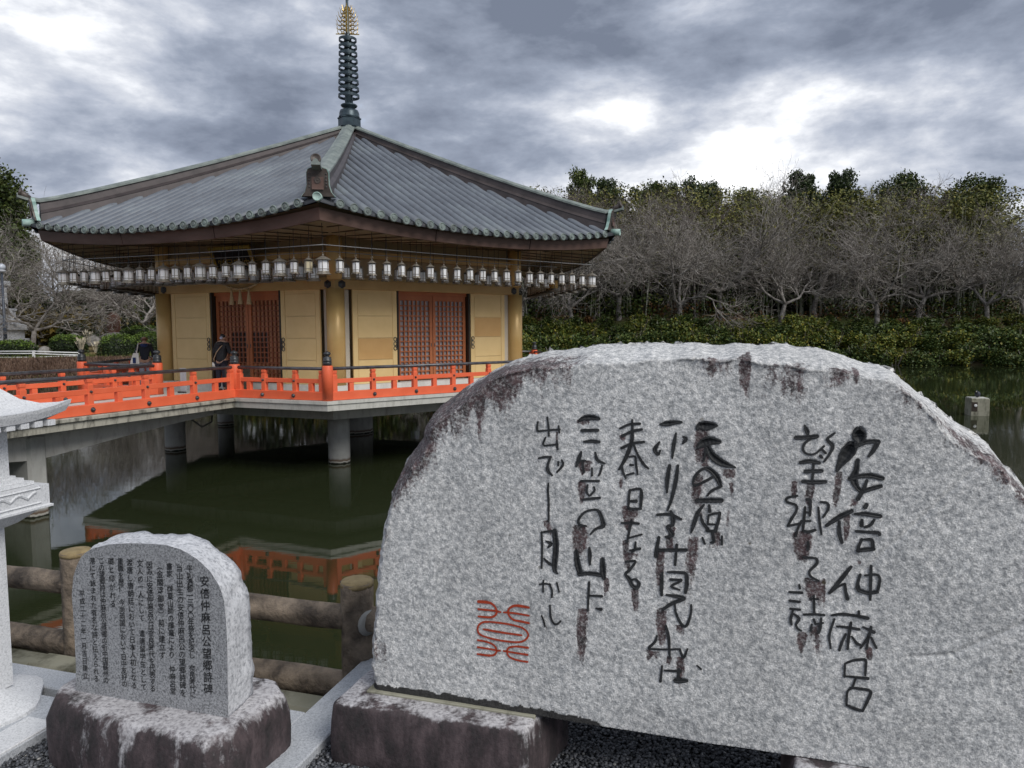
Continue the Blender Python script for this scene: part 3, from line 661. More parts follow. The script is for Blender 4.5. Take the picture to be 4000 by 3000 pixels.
# ridges
rt_r = np.array([.30, .386, 2.435, 4.603, 6.31, 7.933, 8.8, 9.223]); rt_z = np.array([10.74, 10.70, 9.834, 8.948, 8.285, 7.68, 7.38, 7.262])
def ridge(k):
    d = cdir(k); e_ = np.array([-d[1], d[0], 0]); rr = np.linspace(.35, 9.22, 26)
    rg = empty('ridge', (0, 0, 0)); rg.parent = hall; rg.location = -root_base(hall)
    b = MB(); rings = []
    for r in rr:
        zt = np.interp(r, rt_r, rt_z) - .10; zb = np.interp(r, zr_r, zr_z) - .12; p = HC + d * r; h = zt - zb
        rings.append([p + e_ * s * w + np.array([0, 0, zb + h * q]) for s, w, q in ((-1, .26, 0), (-1, .235, .45), (-1, .25, .47), (-1, .17, .62), (-1, .155, .97), (1, .155, .97), (1, .17, .62), (1, .25, .47), (1, .235, .45), (1, .26, 0))])
    b.loft(rings, True, True); b.mk('ridge_wall', 'ridge_side', rg)
    b = MB(); rings = []
    pts = list(rr) + [9.40, 9.58, 9.72]
    for r in pts:
        zt = np.interp(r, rt_r, rt_z) if r <= 9.223 else 7.262 + .10 * ((r - 9.22) / .5) ** 1.5
        wd = .20 if r < 9.23 else .20 - .10 * min(1, (r - 9.23) / .2); p = HC + d * r
        rings.append([p + e_ * u * wd + np.array([0, 0, zt + v]) for u, v in ((-1.0, -.125), (-1.0, -.07), (-.62, -.05), (-.45, -.012), (0, .012), (.45, -.012), (.62, -.05), (1.0, -.07), (1.0, -.125))])
    b.loft(rings, True, True); b.mk('ridge_cap', 'patina_grey', rg, False)
    # end plate with its boss and studs
    zb = 6.62; c = HC + d * 9.30; lean = d * .10
    out = [(-.36, 0), (-.28, .10), (-.235, .25), (-.235, .50), (-.20, .58), (-.12, .61), (.12, .61), (.20, .58), (.235, .50), (.235, .25), (.28, .10), (.36, 0)]
    b = MB(); rings = [[c + e_ * x + lean * (z / .6) + d * o_ + np.array([0, 0, zb + z]) for x, z in out] for o_ in (-.03, .07)]
    b.loft(rings, True, True); b.mk('ridge_end_tile', 'bronze_plate', rg)
    b = MB(); rings = [[c + e_ * x * 1.06 + lean * (z / .6) + d * o_ + np.array([0, 0, zb + z * 1.03]) for x, z in out] for o_ in (-.06, .028)]
    b.loft(rings, True, True); b.mk('plate_edge', 'patina', rg)
    fpt = lambda x, z, o_: c + e_ * x + lean * (z / .6) + d * (.07 + o_) + np.array([0, 0, zb + z])
    b = MB(); b.box(fpt(0, .33, .006), .13, .008, .19, e_, d); b.mk('plate_field', 'fascia', rg)
    b = MB(); b.lathe(fpt(0, .34, .012), [(.075, 0), (.075, .014), (.055, .016), (.05, .008), (.02, .008), (.015, .018)], 16, d); b.mk('crest', 'bronze_plate', rg)
    for s in (-1, 1):
        for z in (.2, .27, .34, .41, .48):
            b = MB(); b.lathe(fpt(s * .185, z, 0), [(.017, 0), (.014, .014), (.004, .018)], 8, d); b.mk('stud', 'black_metal', rg)
    b = MB(); q = c + lean + np.array([0, 0, zb + .60]) + d * .02
    b.tube([q, q + d * .10 + np.array([0, 0, .08]), q + d * .24 + np.array([0, 0, .16])], [.07, .085, .10], 12); b.lathe(q + d * .24 + np.array([0, 0, .16]), [(.115, -.03), (.115, .02), (.095, .03), (.09, .02)], 16, d + np.array([0, 0, .3])); b.mk('round_end_tile', 'bronze_plate', rg, True)
    p0 = roofpt(k, AE, -9.5 / 2, .03); p0 = HC + d * 9.30 + np.array([0, 0, 6.60]); b = MB()
    b.lathe(p0, [(.10, 0), (.10, .33), (.085, .34), (.08, .33)], 16, d - np.array([0, 0, .08])); b.mk('corner_tile', 'patina', rg, True)
for k in range(6): ridge(k)
# ---- spire
spr = empty('spire', (0, 0, 0)); spr.parent = hall; spr.location = Vector(HC) - root_base(hall)
b = MB(); b.lathe((0, 0, 10.60), [(.40, 0), (.40, .10), (.43, .10), (.43, .14), (.385, .14), (.385, .40), (.41, .40), (.41, .44)], 6, ph=R(YAW)); b.mk('spire_base', 'spire', spr, False, False)
b = MB(); b.lathe((0, 0, 11.02), [(.37, 0), (.36, .07), (.345, .09), (.345, .18), (.31, .27), (.20, .29), (.16, .30), (.16, .34), (.26, .40), (.29, .44), (.27, .465), (.14, .48), (.135, .80), (.125, .80)], 28); b.mk('spire_bowl', 'spire', spr, True, False)
b = MB(); b.lathe((0, 0, 11.5), [(.118, 0), (.10, .4), (.08, 2.4), (.055, 2.45), (.045, 3.5), (.045, 3.52)], 18); b.mk('spire_shaft', 'spire', spr, True, False)
for i in range(9):
    z = 11.78 + i * .2375; r = .365 - .0075 * i
    b = MB(); prof = [(r, -.045), (r, .045), (r - .022, .045), (r - .022, -.045)]
    b.loft([[np.array([math.cos(t) * q[0], math.sin(t) * q[0], z + q[1]]) for q in prof] for t in np.linspace(0, 2 * math.pi, 33)], False, False)
    for j in range(4):
        t = R(45 + 90 * j + YAW); b.bar((math.cos(t) * .09, math.sin(t) * .09, z), (math.cos(t) * (r - .01), math.sin(t) * (r - .01), z), .04, .022)
    b.lathe((0, 0, z - .05), [(.115, 0), (.13, .03), (.13, .07), (.115, .10)], 16); b.mk('spire_ring', 'spire', spr, False, False)
def flame(rot):
    b = MB(); u = np.array([math.cos(rot), math.sin(rot), 0]); z0 = 13.86
    P2 = lambda x, z: u * x + np.array([0, 0, z0 + z])
    b.bar(P2(.05, .015), P2(.40, .015), .02, .03); b.bar(P2(.055, .0), P2(.055, .95), .02, .025, up=u)
    def curl(pts, r0=.024, r1=.006):
        pts = np.array(pts); t = np.linspace(0, 1, len(pts)); tt = np.linspace(0, 1, 12); xx = np.interp(tt, t, pts[:, 0]); zz = np.interp(tt, t, pts[:, 1])
        b.tube([P2(x, z) for x, z in zip(xx, zz)], list(np.linspace(r0, r1, 12)), 5)
    for z, w in ((.02, .37), (.16, .385), (.30, .385), (.44, .36), (.58, .31), (.70, .25), (.80, .17)):
        curl([(.07, z), (w * .45, z + .02), (w * .75, z - .01), (w * .92, z + .05), (w * .9, z + .11), (w * 1.02, z + .20)])
        curl([(w * .55, z + .02), (w * .5, z + .08), (w * .68, z + .11), (w * .74, z + .19)], .020, .006)
        curl([(.08, z + .10), (w * .3, z + .12), (w * .42, z + .07), (w * .34, z + .03), (w * .25, z + .06)], .018, .012)
    return b.mk('flame_ornament', 'gilt', spr, False, False)
for j in range(4): flame(R(4 + 90 * j))
b = MB(); b.lathe((0, 0, 15.0), [(.0, 0), (.07, .03), (.085, .09), (.06, .15), (.045, .17), (.08, .21), (.09, .28), (.05, .35), (.0, .40)], 16); b.mk('finial', 'gilt', spr, True, False)
# ---- plaque and rope over the entrance
pq = empty('name_plaque', sidept(-1, RW, .51, 5.0, .2), 'dark name plaque with gilt frame and gold characters over the entrance', 'plaque')
A_ = sidept(-1, RW, .51, 0); e_ = (hexp(0, 1, 0) - hexp(-1, 1, 0)); e_ /= np.linalg.norm(e_); n_ = cdir(-.5); tl = R(24)
up_ = np.array([0, 0, 1.]) * math.cos(tl) + n_ * math.sin(tl); fn = n_ * math.cos(tl) - np.array([0, 0, 1.]) * math.sin(tl)
pc = A_ + n_ * .42 + np.array([0, 0, 5.52])
b = MB(); b.box(pc, .62, .02, .42, e_, fn, up_); b.mk('board', 'plaque', pq)
for sx_, sz_, hx, hz in ((0, .46, .74, .05), (0, -.46, .74, .05), (-.68, 0, .05, .41), (.68, 0, .05, .41)):
    b = MB(); b.box(pc + e_ * sx_ + up_ * sz_ + fn * .03, hx, .03, hz, e_, fn, up_, .012); b.mk('frame', 'gilt', pq)
def text_mesh(txt, size, off=0.0):
    cu = bpy.data.curves.new('t', 'FONT'); cu.body = txt; cu.size = size; cu.align_x = 'CENTER'; cu.resolution_u = 2; cu.offset = off
    ob = bpy.data.objects.new('t', cu); col.objects.link(ob); dg = bpy.context.evaluated_depsgraph_get(); dg.update()
    me = bpy.data.meshes.new_from_object(ob.evaluated_get(dg)); V = np.array([v.co[:] for v in me.vertices]).reshape(-1, 3); Fc = [tuple(p.vertices) for p in me.polygons]
    bpy.data.objects.remove(ob); bpy.data.curves.remove(cu); bpy.data.meshes.remove(me)
    return V, Fc
for i, ch in enumerate('閣呂麻仲'[:0] + '堂呂麻仲'):
    V, Fc = text_mesh(ch, .30); c = pc + e_ * (-.42 + .28 * i) + fn * .024 - up_ * .11
    mk('gold_character', [c + e_ * v[0] + up_ * v[1] for v in V], Fc, 'gilt', pq)
rp = empty('sacred_rope', sidept(-1, RW, .51, 4.5, .2), 'twisted straw rope with three hanging tassels below the plaque', 'rope')
pts = [A_ + n_ * .24 + e_ * x + np.array([0, 0, 5.02 - .20 * (1 - (x / .72) ** 2)]) for x in np.linspace(-.72, .72, 25)]
b = MB(); b.tube(pts, .028, 8)
for ph in (0, math.pi): b.tube([p + np.array([0, 0, .022 * math.sin(i * 1.1 + ph)]) + n_ * .022 * math.cos(i * 1.1 + ph) for i, p in enumerate(pts)], .020, 6)
b.mk('rope', 'rope', rp, True)
for x in (-.31, 0.0, .31):
    b = MB(); c = A_ + n_ * .25 + e_ * x + np.array([0, 0, 4.86 - .03 * abs(x)]); b.lathe(c, [(.012, 0), (.02, -.06), (.035, -.10), (.028, -.12), (.075, -.46), (.07, -.47)], 12); b.mk('tassel', 'rope', rp, True)
# ================================================================ PLATFORM, BRIDGE, RAILINGS
plat = empty('platform', HC + np.array([0, 0, 0]), 'hexagonal concrete platform on round piles carrying the hall over the water', 'platform')
hexprism('deck_slab', RD - .38, ZD - .11, ZD, 'deck_floor', plat)
for k in range(6):
    b = MB(); b.loft([[hexp(q, RD - .4, ZD - .004), hexp(q, RD + .20, ZD - .004), hexp(q, RD + .20, ZD - .085), hexp(q, RD - .4, ZD - .085)] for q in (k, k + 1)], True, True); b.mk('coping', 'concrete_edge', plat)
    b = MB(); b.loft([[hexp(q, RD - .5, ZD - .087), hexp(q, RD + .165, ZD - .087), hexp(q, RD + .15, ZD - .245), hexp(q, RD - .5, ZD - .245)] for q in (k, k + 1)], True, True); b.mk('edge_beam', 'concrete_edge', plat)
    b = MB(); b.loft([[hexp(q, RD - 2.7, ZD - .247), hexp(q, RD - 1.1, ZD - .247), hexp(q, RD - 1.1, ZD - .60), hexp(q, RD - 2.7, ZD - .60)] for q in (k, k + 1)], True, True); b.mk('ring_beam', 'concrete', plat)
    b = MB(); b.lathe(hexp(k, 6.03, -1.3), [(.295, 0), (.295, 1.3 + ZD - .5)], 28); b.mk('pile', 'concrete_pier', plat, True)
    b = MB(); p, q = hexp(k, 1.2, ZD - .45), hexp(k, 5.8, ZD - .45); b.bar(p, q, .5, .4); b.mk('cross_beam', 'concrete', plat)
b = MB(); b.lathe(HC + np.array([0, 0, -1.3]), [(.6, 0), (.6, 1.3 + ZD - .5)], 24); b.mk('pile', 'concrete_pier', plat, True)
# bridge
BN = cdir(-.5); BE = np.array([-BN[1], BN[0], 0]);  BE = BE if np.dot(BE, hexp(0, 1, 0) - hexp(-1, 1, 0)) > 0 else -BE
JN, JF = sidept(-1, RD, .6605, 0), sidept(-1, RD, .3445, 0)          # junction posts nearer to and farther from the yard
JM = (JN + JF) / 2; BW = np.linalg.norm(JN - JF) / 2; BL = 13.5
def BP(x, d, z): return JM + BE * x + BN * d + np.array([0, 0, z])   # x across (towards the yard side +), d along from the platform
bridge = empty('bridge', BP(0, 5, 0), 'concrete footbridge with haunched girders leading to the hall', 'bridge')
b = MB(); b.box(BP(0, BL / 2 + .2, ZD - .05), BW + .12, BL / 2, .045, BE, BN); b.mk('deck_slab', 'deck_floor', bridge)
for s in (-1, 1):
    b = MB(); b.box(BP(s * (BW + .03), BL / 2 + .19, ZD - .045), .17, BL / 2, .042, BE, BN, (0, 0, 1), .012); b.mk('coping', 'concrete_dirty', bridge)
    b = MB(); b.box(BP(s * (BW - .01), BL / 2 + .19, ZD - .165), .15, BL / 2, .075, BE, BN); b.mk('edge_beam', 'concrete_dirty', bridge)
    # haunched girder
    prof = [(.3, ZD - .44), (1.35, ZD - .50), (3.0, ZD - .64), (4.68, ZD - .81), (5.06, ZD - .81), (7.0, ZD - .62), (9.8, ZD - .5), (12, ZD - .45)]
    rings = []
    for d, z in prof: rings.append([BP(s * (BW - .62) - .17, d, z), BP(s * (BW - .62) + .17, d, z), BP(s * (BW - .62) + .17, d, ZD - .242), BP(s * (BW - .62) - .17, d, ZD - .242)])
    MB().loft(rings, True, True).mk('girder', 'concrete', bridge)
b = MB(); b.box(BP(0, 4.88, .2), BW - .40, .19, 1.42, BE, BN, (0, 0, 1), .05); b.mk('pier', 'concrete_pier', bridge)
b = MB(); b.box(BP(0, 11.8, .3), BW - .3, .4, 1.35, BE, BN); b.mk('pier', 'concrete_pier', bridge)
b = MB(); b.tube([BP(BW - .55, .25, ZD - .40), BP(BW - .5, .32, ZD - .62), BP(BW - .55, .6, ZD - .72), BP(BW - .6, .95, ZD - .45)], .022, 6); b.mk('cable', 'rod', bridge, True)
# railing pieces
def big_post(p, parent, rz=0.0):
    b = MB(); b.lathe(p + np.array([0, 0, -.002]), [(.128, 0), (.128, .83), (.118, .848), (.10, .85)], 24); o = b.mk('post', 'orange', parent, True)
    b = MB(); b.lathe(p + np.array([0, 0, .846]), [(.104, 0), (.106, .085), (.101, .09), (.106, .095), (.104, .15), (.098, .155), (.10, .165), (.092, .205), (.045, .222), (.042, .238), (.075, .262), (.088, .29), (.078, .318), (.045, .338), (.012, .352)], 20); b.mk('post_cap', 'black_metal', o, True)
def small_post(p, e_, n_, parent, bossy=True):
    b = MB(); b.box(p + np.array([0, 0, .31]), .062, .062, .305, e_, n_, (0, 0, 1), .008); b.box(p + np.array([0, 0, .635]), .048, .048, .021, e_, n_); b.box(p + np.array([0, 0, .69]), .058, .058, .034, e_, n_, (0, 0, 1), .008); o = b.mk('baluster', 'orange', parent)
    if bossy:
        for s in (1,):
            for z, r in ((.468, .030), (.105, .050)):
                b = MB(); c = p + n_ * (.052 if z > .3 else .092) * 1.0 + np.array([0, 0, z]); b.lathe(c, [(r, 0), (r, .012), (r * .8, .02), (r * .62, .045), (r * .3, .058), (.002, .06)], 14, n_); b.mk('boss', 'black_metal', o, True)
def stub(p, e_, n_, parent):
    b = MB(); b.box(p + np.array([0, 0, .305]), .060, .055, .105, e_, n_, (0, 0, 1), .006); b.mk('strut', 'orange', parent)
def railing(name, A, B, nfull, label, group=None, start=True, end=True, outward=None, half=(True, True), proud=True):
    """posts at both ends, nfull small posts between; A, B on the deck level"""
    A, B = np.array(A, float), np.array(B, float); L = np.linalg.norm(B - A); e_ = (B - A) / L; n_ = outward
    rt = empty(name, (A + B) / 2, label, 'railing', group)
    if start: big_post(A, rt)
    if end: big_post(B, rt)
    z = np.array([0, 0, 1.])
    b = MB(); b.bar(A + z * .106, B + z * .106, .175, .205, bev=.006); b.mk('bottom_rail', 'orange', rt)
    b = MB(); b.bar(A + z * .467, B + z * .467, .095, .105, bev=.006); b.mk('middle_rail', 'orange', rt)
    b = MB(); b.tube([A + z * .772, A + (B - A) / 2 + z * .768, B + z * .772], .040, 12); b.mk('top_rail', 'rail_tube', rt, True)
    fs = [(i + 1) / (nfull + 1) for i in range(nfull)]
    for f in fs: small_post(A + (B - A) * f, e_, n_, rt)
    edges = [0] + fs + [1]
    for i in range(len(edges) - 1):
        if L * (edges[i + 1] - edges[i]) > .75: stub(A + (B - A) * (edges[i] + edges[i + 1]) / 2, e_, n_, rt)
    for P_, s in ((A, 1), (B, -1)): small_post(P_ + e_ * s * .165, e_, n_, rt, False)
    return rt
dk = np.array([0, 0, ZD])
nF = cdir(.5); nL = cdir(-.5)
railing('railing', hexp(0, RD, ZD), hexp(1, RD, ZD), 6, 'orange railing along the deck in front of the grey papered lattice doors', outward=nF)
railing('railing', JN + dk, hexp(0, RD, ZD), 2, 'short orange railing between the footbridge and the front deck corner', end=False, outward=nL)
railing('railing', hexp(-1, RD, ZD), JF + dk, 2, 'short orange railing beside the person with the tote bag', outward=nL)
railing('railing', hexp(-2, RD, ZD), hexp(-1, RD, ZD), 6, 'orange railing along the deck side facing the clipped garden bushes', end=False, outward=cdir(-1.5))
railing('railing', hexp(1, RD, ZD), hexp(2, RD, ZD), 6, 'orange railing along the deck side facing the wooded bank', start=True, outward=cdir(1.5))
railing('railing', hexp(2, RD, ZD), hexp(3, RD, ZD), 6, 'orange railing along the back of the deck', start=False, outward=cdir(2.5))
railing('railing', hexp(3, RD, ZD), hexp(4, RD, ZD), 6, 'orange railing along the back deck side farthest from the bridge', end=False, outward=cdir(3.5))
NB = 9
railing('railing', JN + dk, JN + BN * BL * 1.0 + dk, NB, 'orange footbridge railing on the side of the stone lantern', start=False, end=True, outward=BE)
railing('railing', JF + dk, JF + BN * BL * 1.0 + dk, NB, 'orange footbridge railing on the garden side', start=False, end=True, outward=BE)

# ================================================================ HANGING LANTERNS
def lantern_proto(big, pane, metal, rod_len):
    rt = empty('hanging_lantern', (0, 0, 0))
    n = 6 if not big else 12; s = 1.0 if big else .74; W = .128 * s / (1 if big else 1.02); hB = .135 * (1.0 if big else .88)
    b = MB()
    if big: b.lathe((0, 0, 0), [(.185 * s, hB - .012), (.19 * s, hB), (.10 * s, hB + .055), (.035, hB + .085), (.018, hB + .09), (.026, hB + .115), (.012, hB + .14)], 12)
    else: b.lathe((0, 0, 0), [(.172 * s, hB + .012), (.185 * s, hB + .018), (.12 * s, hB + .035), (.035, hB + .075), (.016, hB + .08), (.022, hB + .10), (.010, hB + .12)], 6)
    pts = [np.array([.024 * math.cos(t), 0, hB + .155 + .024 * math.sin(t)]) for t in np.linspace(0, 6.283, 9)]; b.tube(pts, .005, 4)
    b.mk('cap', metal, rt, False, False)
    b = MB(); b.lathe((0, 0, 0), [(W * .97, -hB), (W * .97, hB)], n if big else 6); b.mk('pane', pane, rt, False, False)
    b = MB(); m_ = 6
    for j in range(m_):
        t = 2 * math.pi * j / m_; r = W * (1.0 if not big else 1.0); b.bar((math.cos(t) * r, math.sin(t) * r, -hB), (math.cos(t) * r, math.sin(t) * r, hB), .013, .013, up=(math.cos(t), math.sin(t), 0))
    for z in (-hB, -hB + .05, hB - .004): b.lathe((0, 0, z), [(W + .006, -.006), (W + .006, .006)], n, cap=False)
    b.mk('frame', metal, rt, False, False)
    b = MB()
    if big: b.lathe((0, 0, 0), [(W + .004, -hB), (W + .012, -hB - .03), (.175 * s, -hB - .06), (.18 * s, -hB - .072), (.05, -hB - .066)], 14)
    else:
        for j in range(6):
            t = 2 * math.pi * (j + .5) / 6; c, s_ = math.cos(t), math.sin(t); r0, r1 = W * .95, W * 1.22; q = np.array([-s_, c, 0])
            o_ = np.array([c, s_, 0]); b.add([o_ * r0 + q * W * .5 + (0, 0, -hB), o_ * r0 - q * W * .5 + (0, 0, -hB), o_ * r1 - q * W * .62 + (0, 0, -hB - .055), o_ * (r1 + .01) + (0, 0, -hB - .03), o_ * r1 + q * W * .62 + (0, 0, -hB - .055)], [(0, 1, 2, 3, 4)])
        b.lathe((0, 0, 0), [(W * .95, -hB - .003), (W * .80, -hB - .028)], 6)
    b.mk('skirt', metal, rt, False, False)
    b = MB(); b.tube([(0, 0, hB + .175), (.004, 0, hB + .2 + rod_len / 2), (0, 0, hB + .15 + rod_len)], .0075, 4); b.mk('hanging_rod', 'rod', rt, False, False)
    return rt
protos = {}
for key in (('big', 'w'), ('small', 'w'), ('small', 'c'), ('big', 'a'), ('bigdark', 'w'), ('smalldark', 'w')):
    protos[key] = lantern_proto(key[0].startswith('big'), {'w': 'lantern_paper', 'c': 'lantern_cream', 'a': 'lantern_amber'}[key[1]], 'lantern_dark' if 'dark' in key[0] or key[1] == 'a' else 'lantern_metal', .78)
used = set()
def hang(key, p, rz, label, group):
    o = protos[key]
    if key in used: o = copy_tree(o)
    used.add(key); o.location = p; o.rotation_euler = (R(rng.uniform(-1.5, 1.5)), R(rng.uniform(-1.5, 1.5)), rz); tag(o, label, 'lantern', group)
LB = ('round bronze hanging lantern with flared cap in the outer row over the entrance side', 'round lanterns in the outer row over the entrance side')
LS = ('small six-sided hanging lantern with white panes in the outer row under the eaves', 'small white lanterns in the outer row')
LI = ('round bronze hanging lantern in the row between the outer lanterns and the entrance wall', 'lanterns of the inner row before the entrance wall')
LI2 = ('small six-sided hanging lantern in the row between the outer lanterns and the papered door wall', 'lanterns of the inner row before the papered doors')
RL, ZL, NLN = 8.75, 5.125, 21
def face(k): return R(-90 + YAW + 60 * (k + .5))
for k, kind in ((-1, 'L'), (0, 'R')):
    for i in range(NLN + 1):
        if k == 0 and i == 0: continue
        f = i / NLN; p = sidept(k, RL, f, ZL + .03 * abs(2 * f - 1) ** 2 + rng.uniform(-.012, .012)); corner = i in (0, NLN)
        if corner: hang(('big', 'w'), p, face(k) + R(30), 'round bronze hanging lantern at a corner of the outer row' if i else 'round bronze hanging lantern at the garden-side corner of the outer row', 'corner lanterns')
        elif kind == 'L' and i % 3 == 0: hang(('big', 'w'), p, face(k) + rng.uniform(-.2, .2), *LB)
        elif kind == 'L' and i == 20: hang(('small', 'c'), p, face(k), 'small six-sided hanging lantern with cream panes near the front corner', None)
        else: hang(('small', 'w'), p, face(k) + R(30) + rng.uniform(-.35, .35), *LS)
    for i in range(1, NLN - 1):
        f = (i + .25) / (NLN - .5); p = sidept(k, 7.62, f, ZL - .02 + rng.uniform(-.02, .02))
        if kind == 'L': hang(('big', 'w'), p, face(k) + rng.uniform(-.3, .3), *LI)
        else: hang(('small', 'w'), p, face(k) + rng.uniform(-.5, .5), *LI2)
for k, lab, grp in ((-2, 'bronze hanging lantern on the eaves side facing the clipped bushes', 'lanterns on the garden side of the eaves'), (1, 'bronze hanging lantern on the eaves side facing the wooded bank', 'lanterns on the wooded side of the eaves')):
    for i in range(1, 20):
        f = i / 21 if k == 1 else 1 - i / 21; hang(('smalldark', 'w') if i % 3 else ('bigdark', 'w'), sidept(k, RL, f, ZL + rng.uniform(-.02, .02)), face(k) + rng.uniform(-.4, .4), lab, grp)
    for i in range(1, 14):
        f = i / 20 if k == 1 else 1 - i / 20; 
        key = ('big', 'a') if (k == 1 and i in (1, 2, 3)) else ('bigdark', 'w')
        hang(key, sidept(k, 7.62, f, ZL - .03 + rng.uniform(-.02, .02)), face(k) + rng.uniform(-.4, .4), lab if key[1] == 'w' else 'amber paned hanging lantern just past the corner column', grp if key[1] == 'w' else 'amber lanterns')
# the steel wires the lantern rods are tied to
for rad, z in ((RL, 5.63), (7.62, 5.60)):
    for k in (-2, -1, 0, 1):
        nm = {-2: 'garden', -1: 'entrance', 0: 'papered door', 1: 'wooded bank'}[k]
        pts = [sidept(k, rad, f, z - .02 * math.sin(math.pi * f)) for f in np.linspace(0, 1, 9)]
        b = MB(); b.tube(pts, .011, 5); o = b.mk('lantern_wire', 'wire', smooth=True); tag(o, f"thin steel wire tying the {'outer' if rad > 8 else 'inner'} lantern rods on the {nm} side", 'wire')

# ================================================================ THINGS ON THE DECK
def DP(u, v): return onz(u, v, ZD)
# offering box beside the entrance
c = sidept(-1, RW, .60, ZD, 1.05); ob = empty('offering_box', c, 'dark wooden offering box standing before the entrance doors', 'box')
e_ = BE; n_ = BN
b = MB(); b.box(c + np.array([0, 0, .36]), .26, .20, .30, e_, n_, (0, 0, 1), .01); b.mk('box_body', 'trunk_dark', ob)
b = MB(); b.box(c + np.array([0, 0, .035]), .30, .24, .034, e_, n_); b.mk('foot', 'trunk_dark', ob)
for i in range(6): b = MB(); b.box(c + e_ * (-.22 + .088 * i) + np.array([0, 0, .675]), .012, .19, .012, e_, n_); b.mk('slat', 'trunk_dark', ob)
# notice board on a low foot
c = sidept(-1, RW, .335, ZD, 1.35); nb = empty('notice_board', c, 'small white notice board on a black foot by the entrance', 'sign')
b = MB(); b.box(c + np.array([0, 0, .36]), .10, .012, .32, e_, n_); b.mk('board', 'statue_grey', nb)
b = MB(); b.bar(c - e_ * .14 + n_ * .06 + np.array([0, 0, .02]), c + e_ * .14 + n_ * .06 + np.array([0, 0, .02]), .05, .03); b.bar(c + n_ * .02 + np.array([0, 0, .02]), c + n_ * .18 + np.array([0, 0, .02]), .04, .03); b.mk('foot', 'black_metal', nb)

# ================================================================ BIRD ON A CONCRETE BLOCK IN THE POND
pb = onz(3815, 1621, 0.0); rb = .345; hb = .72
blk = empty('mooring_block', pb, 'weathered square concrete block with a recess standing in the pond', 'block')
e1 = cdir_any(R(-14)); e2 = np.array([-e1[1], e1[0], 0])
b = MB(); b.box(pb + np.array([0, 0, hb / 2 - .4]), rb, rb, hb / 2 + .4, e1, e2, (0, 0, 1), .02); b.mk('body', 'old_concrete', blk)
b = MB(); b.box(pb + np.array([0, 0, hb + .012]), rb - .03, rb - .03, .011, e1, e2); b.mk('cap', 'concrete_edge', blk)
b = MB(); b.box(pb - e2 * (rb + .001) - e1 * .215 + np.array([0, 0, hb * .53]), .11, .012, .19, e1, e2); b.mk('recess', 'gap', blk)  # near-black plate on the face stands for the shaded hollow
b = MB(); b.lathe(pb - e2 * (rb + .014) - e1 * .18 + np.array([0, 0, hb * .60]), [(.06, 0), (.058, .02), (.02, .03)], 14, -e2); b.mk('disc', 'white_paint', blk)
bp = pb + np.array([-.03, -.05, hb + .024])
bird = empty('bird', (0, 0, 0), 'small dark water bird resting on the concrete block', 'bird')
prof = [(-.115, .06, .004, .10), (-.10, .062, .03, .10), (-.06, .085, .07, .12), (0, .10, .088, .135), (.05, .098, .08, .15), (.085, .075, .06, .17), (.10, .05, .042, .20), (.105, .04, .036, .225), (.112, .036, .033, .245), (.118, .02, .02, .268), (.119, .004, .004, .275)]
rings = []
fd = np.array([-.75, -.66, 0]); fd /= np.linalg.norm(fd); sd = np.array([-fd[1], fd[0], 0])
for i, (x, rz_, ry_, zc_) in enumerate(prof):
    tilt = min(1, max(0, (i - 4) / 4)); ax_u = np.array([0, 0, 1.]) * (1 - tilt) + (-fd) * tilt
    rings.append([fd * x + np.array([0, 0, zc_ - .03]) + ax_u * rz_ * math.cos(t) + sd * ry_ * math.sin(t) for t in np.linspace(0, 2 * math.pi, 13)[:-1]])
MB().loft(rings, True, True).mk('body', 'feather', bird, True, False)
b = MB(); b.lathe(fd * .145 + np.array([0, 0, .205]), [(.014, 0), (.010, .02), (.002, .045)], 8, fd - np.array([0, 0, .2])); b.mk('beak', 'beak', bird, True, False)
for s in (-1, 1):
    b = MB(); b.tube([sd * s * .03 + np.array([0, 0, .05]), sd * s * .03 + np.array([0, 0, .004]), sd * s * .03 + fd * .05 + np.array([0, 0, .004])], .007, 5); b.mk('leg', 'beak', bird, False, False)

bird.location = bp; bird.scale = (1.25, 1.25, 1.25)
# ================================================================ PEOPLE
def skin_mesh(name, verts, edges, radii, mat, parent, root=0, sub=2):
    me = bpy.data.meshes.new(name); me.from_pydata([tuple(v) for v in verts], edges, []); me.update()
    o = bpy.data.objects.new(name, me); col.objects.link(o)
    md = o.modifiers.new('s', 'SKIN'); md.use_smooth_shade = True
    for i, r in enumerate(radii):
        sv = me.skin_vertices[0].data[i]; sv.radius = (r, r) if not hasattr(r, '__len__') else r; sv.use_root = (i == root)
    ms_ = o.modifiers.new('d', 'SUBSURF'); ms_.levels = sub; ms_.render_levels = sub
    dg = bpy.context.evaluated_depsgraph_get(); dg.update(); m2 = bpy.data.meshes.new_from_object(o.evaluated_get(dg)); m2.name = name
    bpy.data.objects.remove(o); bpy.data.meshes.remove(me)
    m2.materials.clear(); setmat(m2, mat, True); return link(name, m2, parent, False)
class Sk:
    def __init__(s): s.v = []; s.e = []; s.r = []
    def add(s, p, r, frm=None):
        s.v.append(p); s.r.append(r); i = len(s.v) - 1
        if frm is not None: s.e.append((frm, i))
        return i
    def chain(s, pts, rs, frm=None):
        for p, r in zip(pts, rs): frm = s.add(p, r, frm)
        return frm
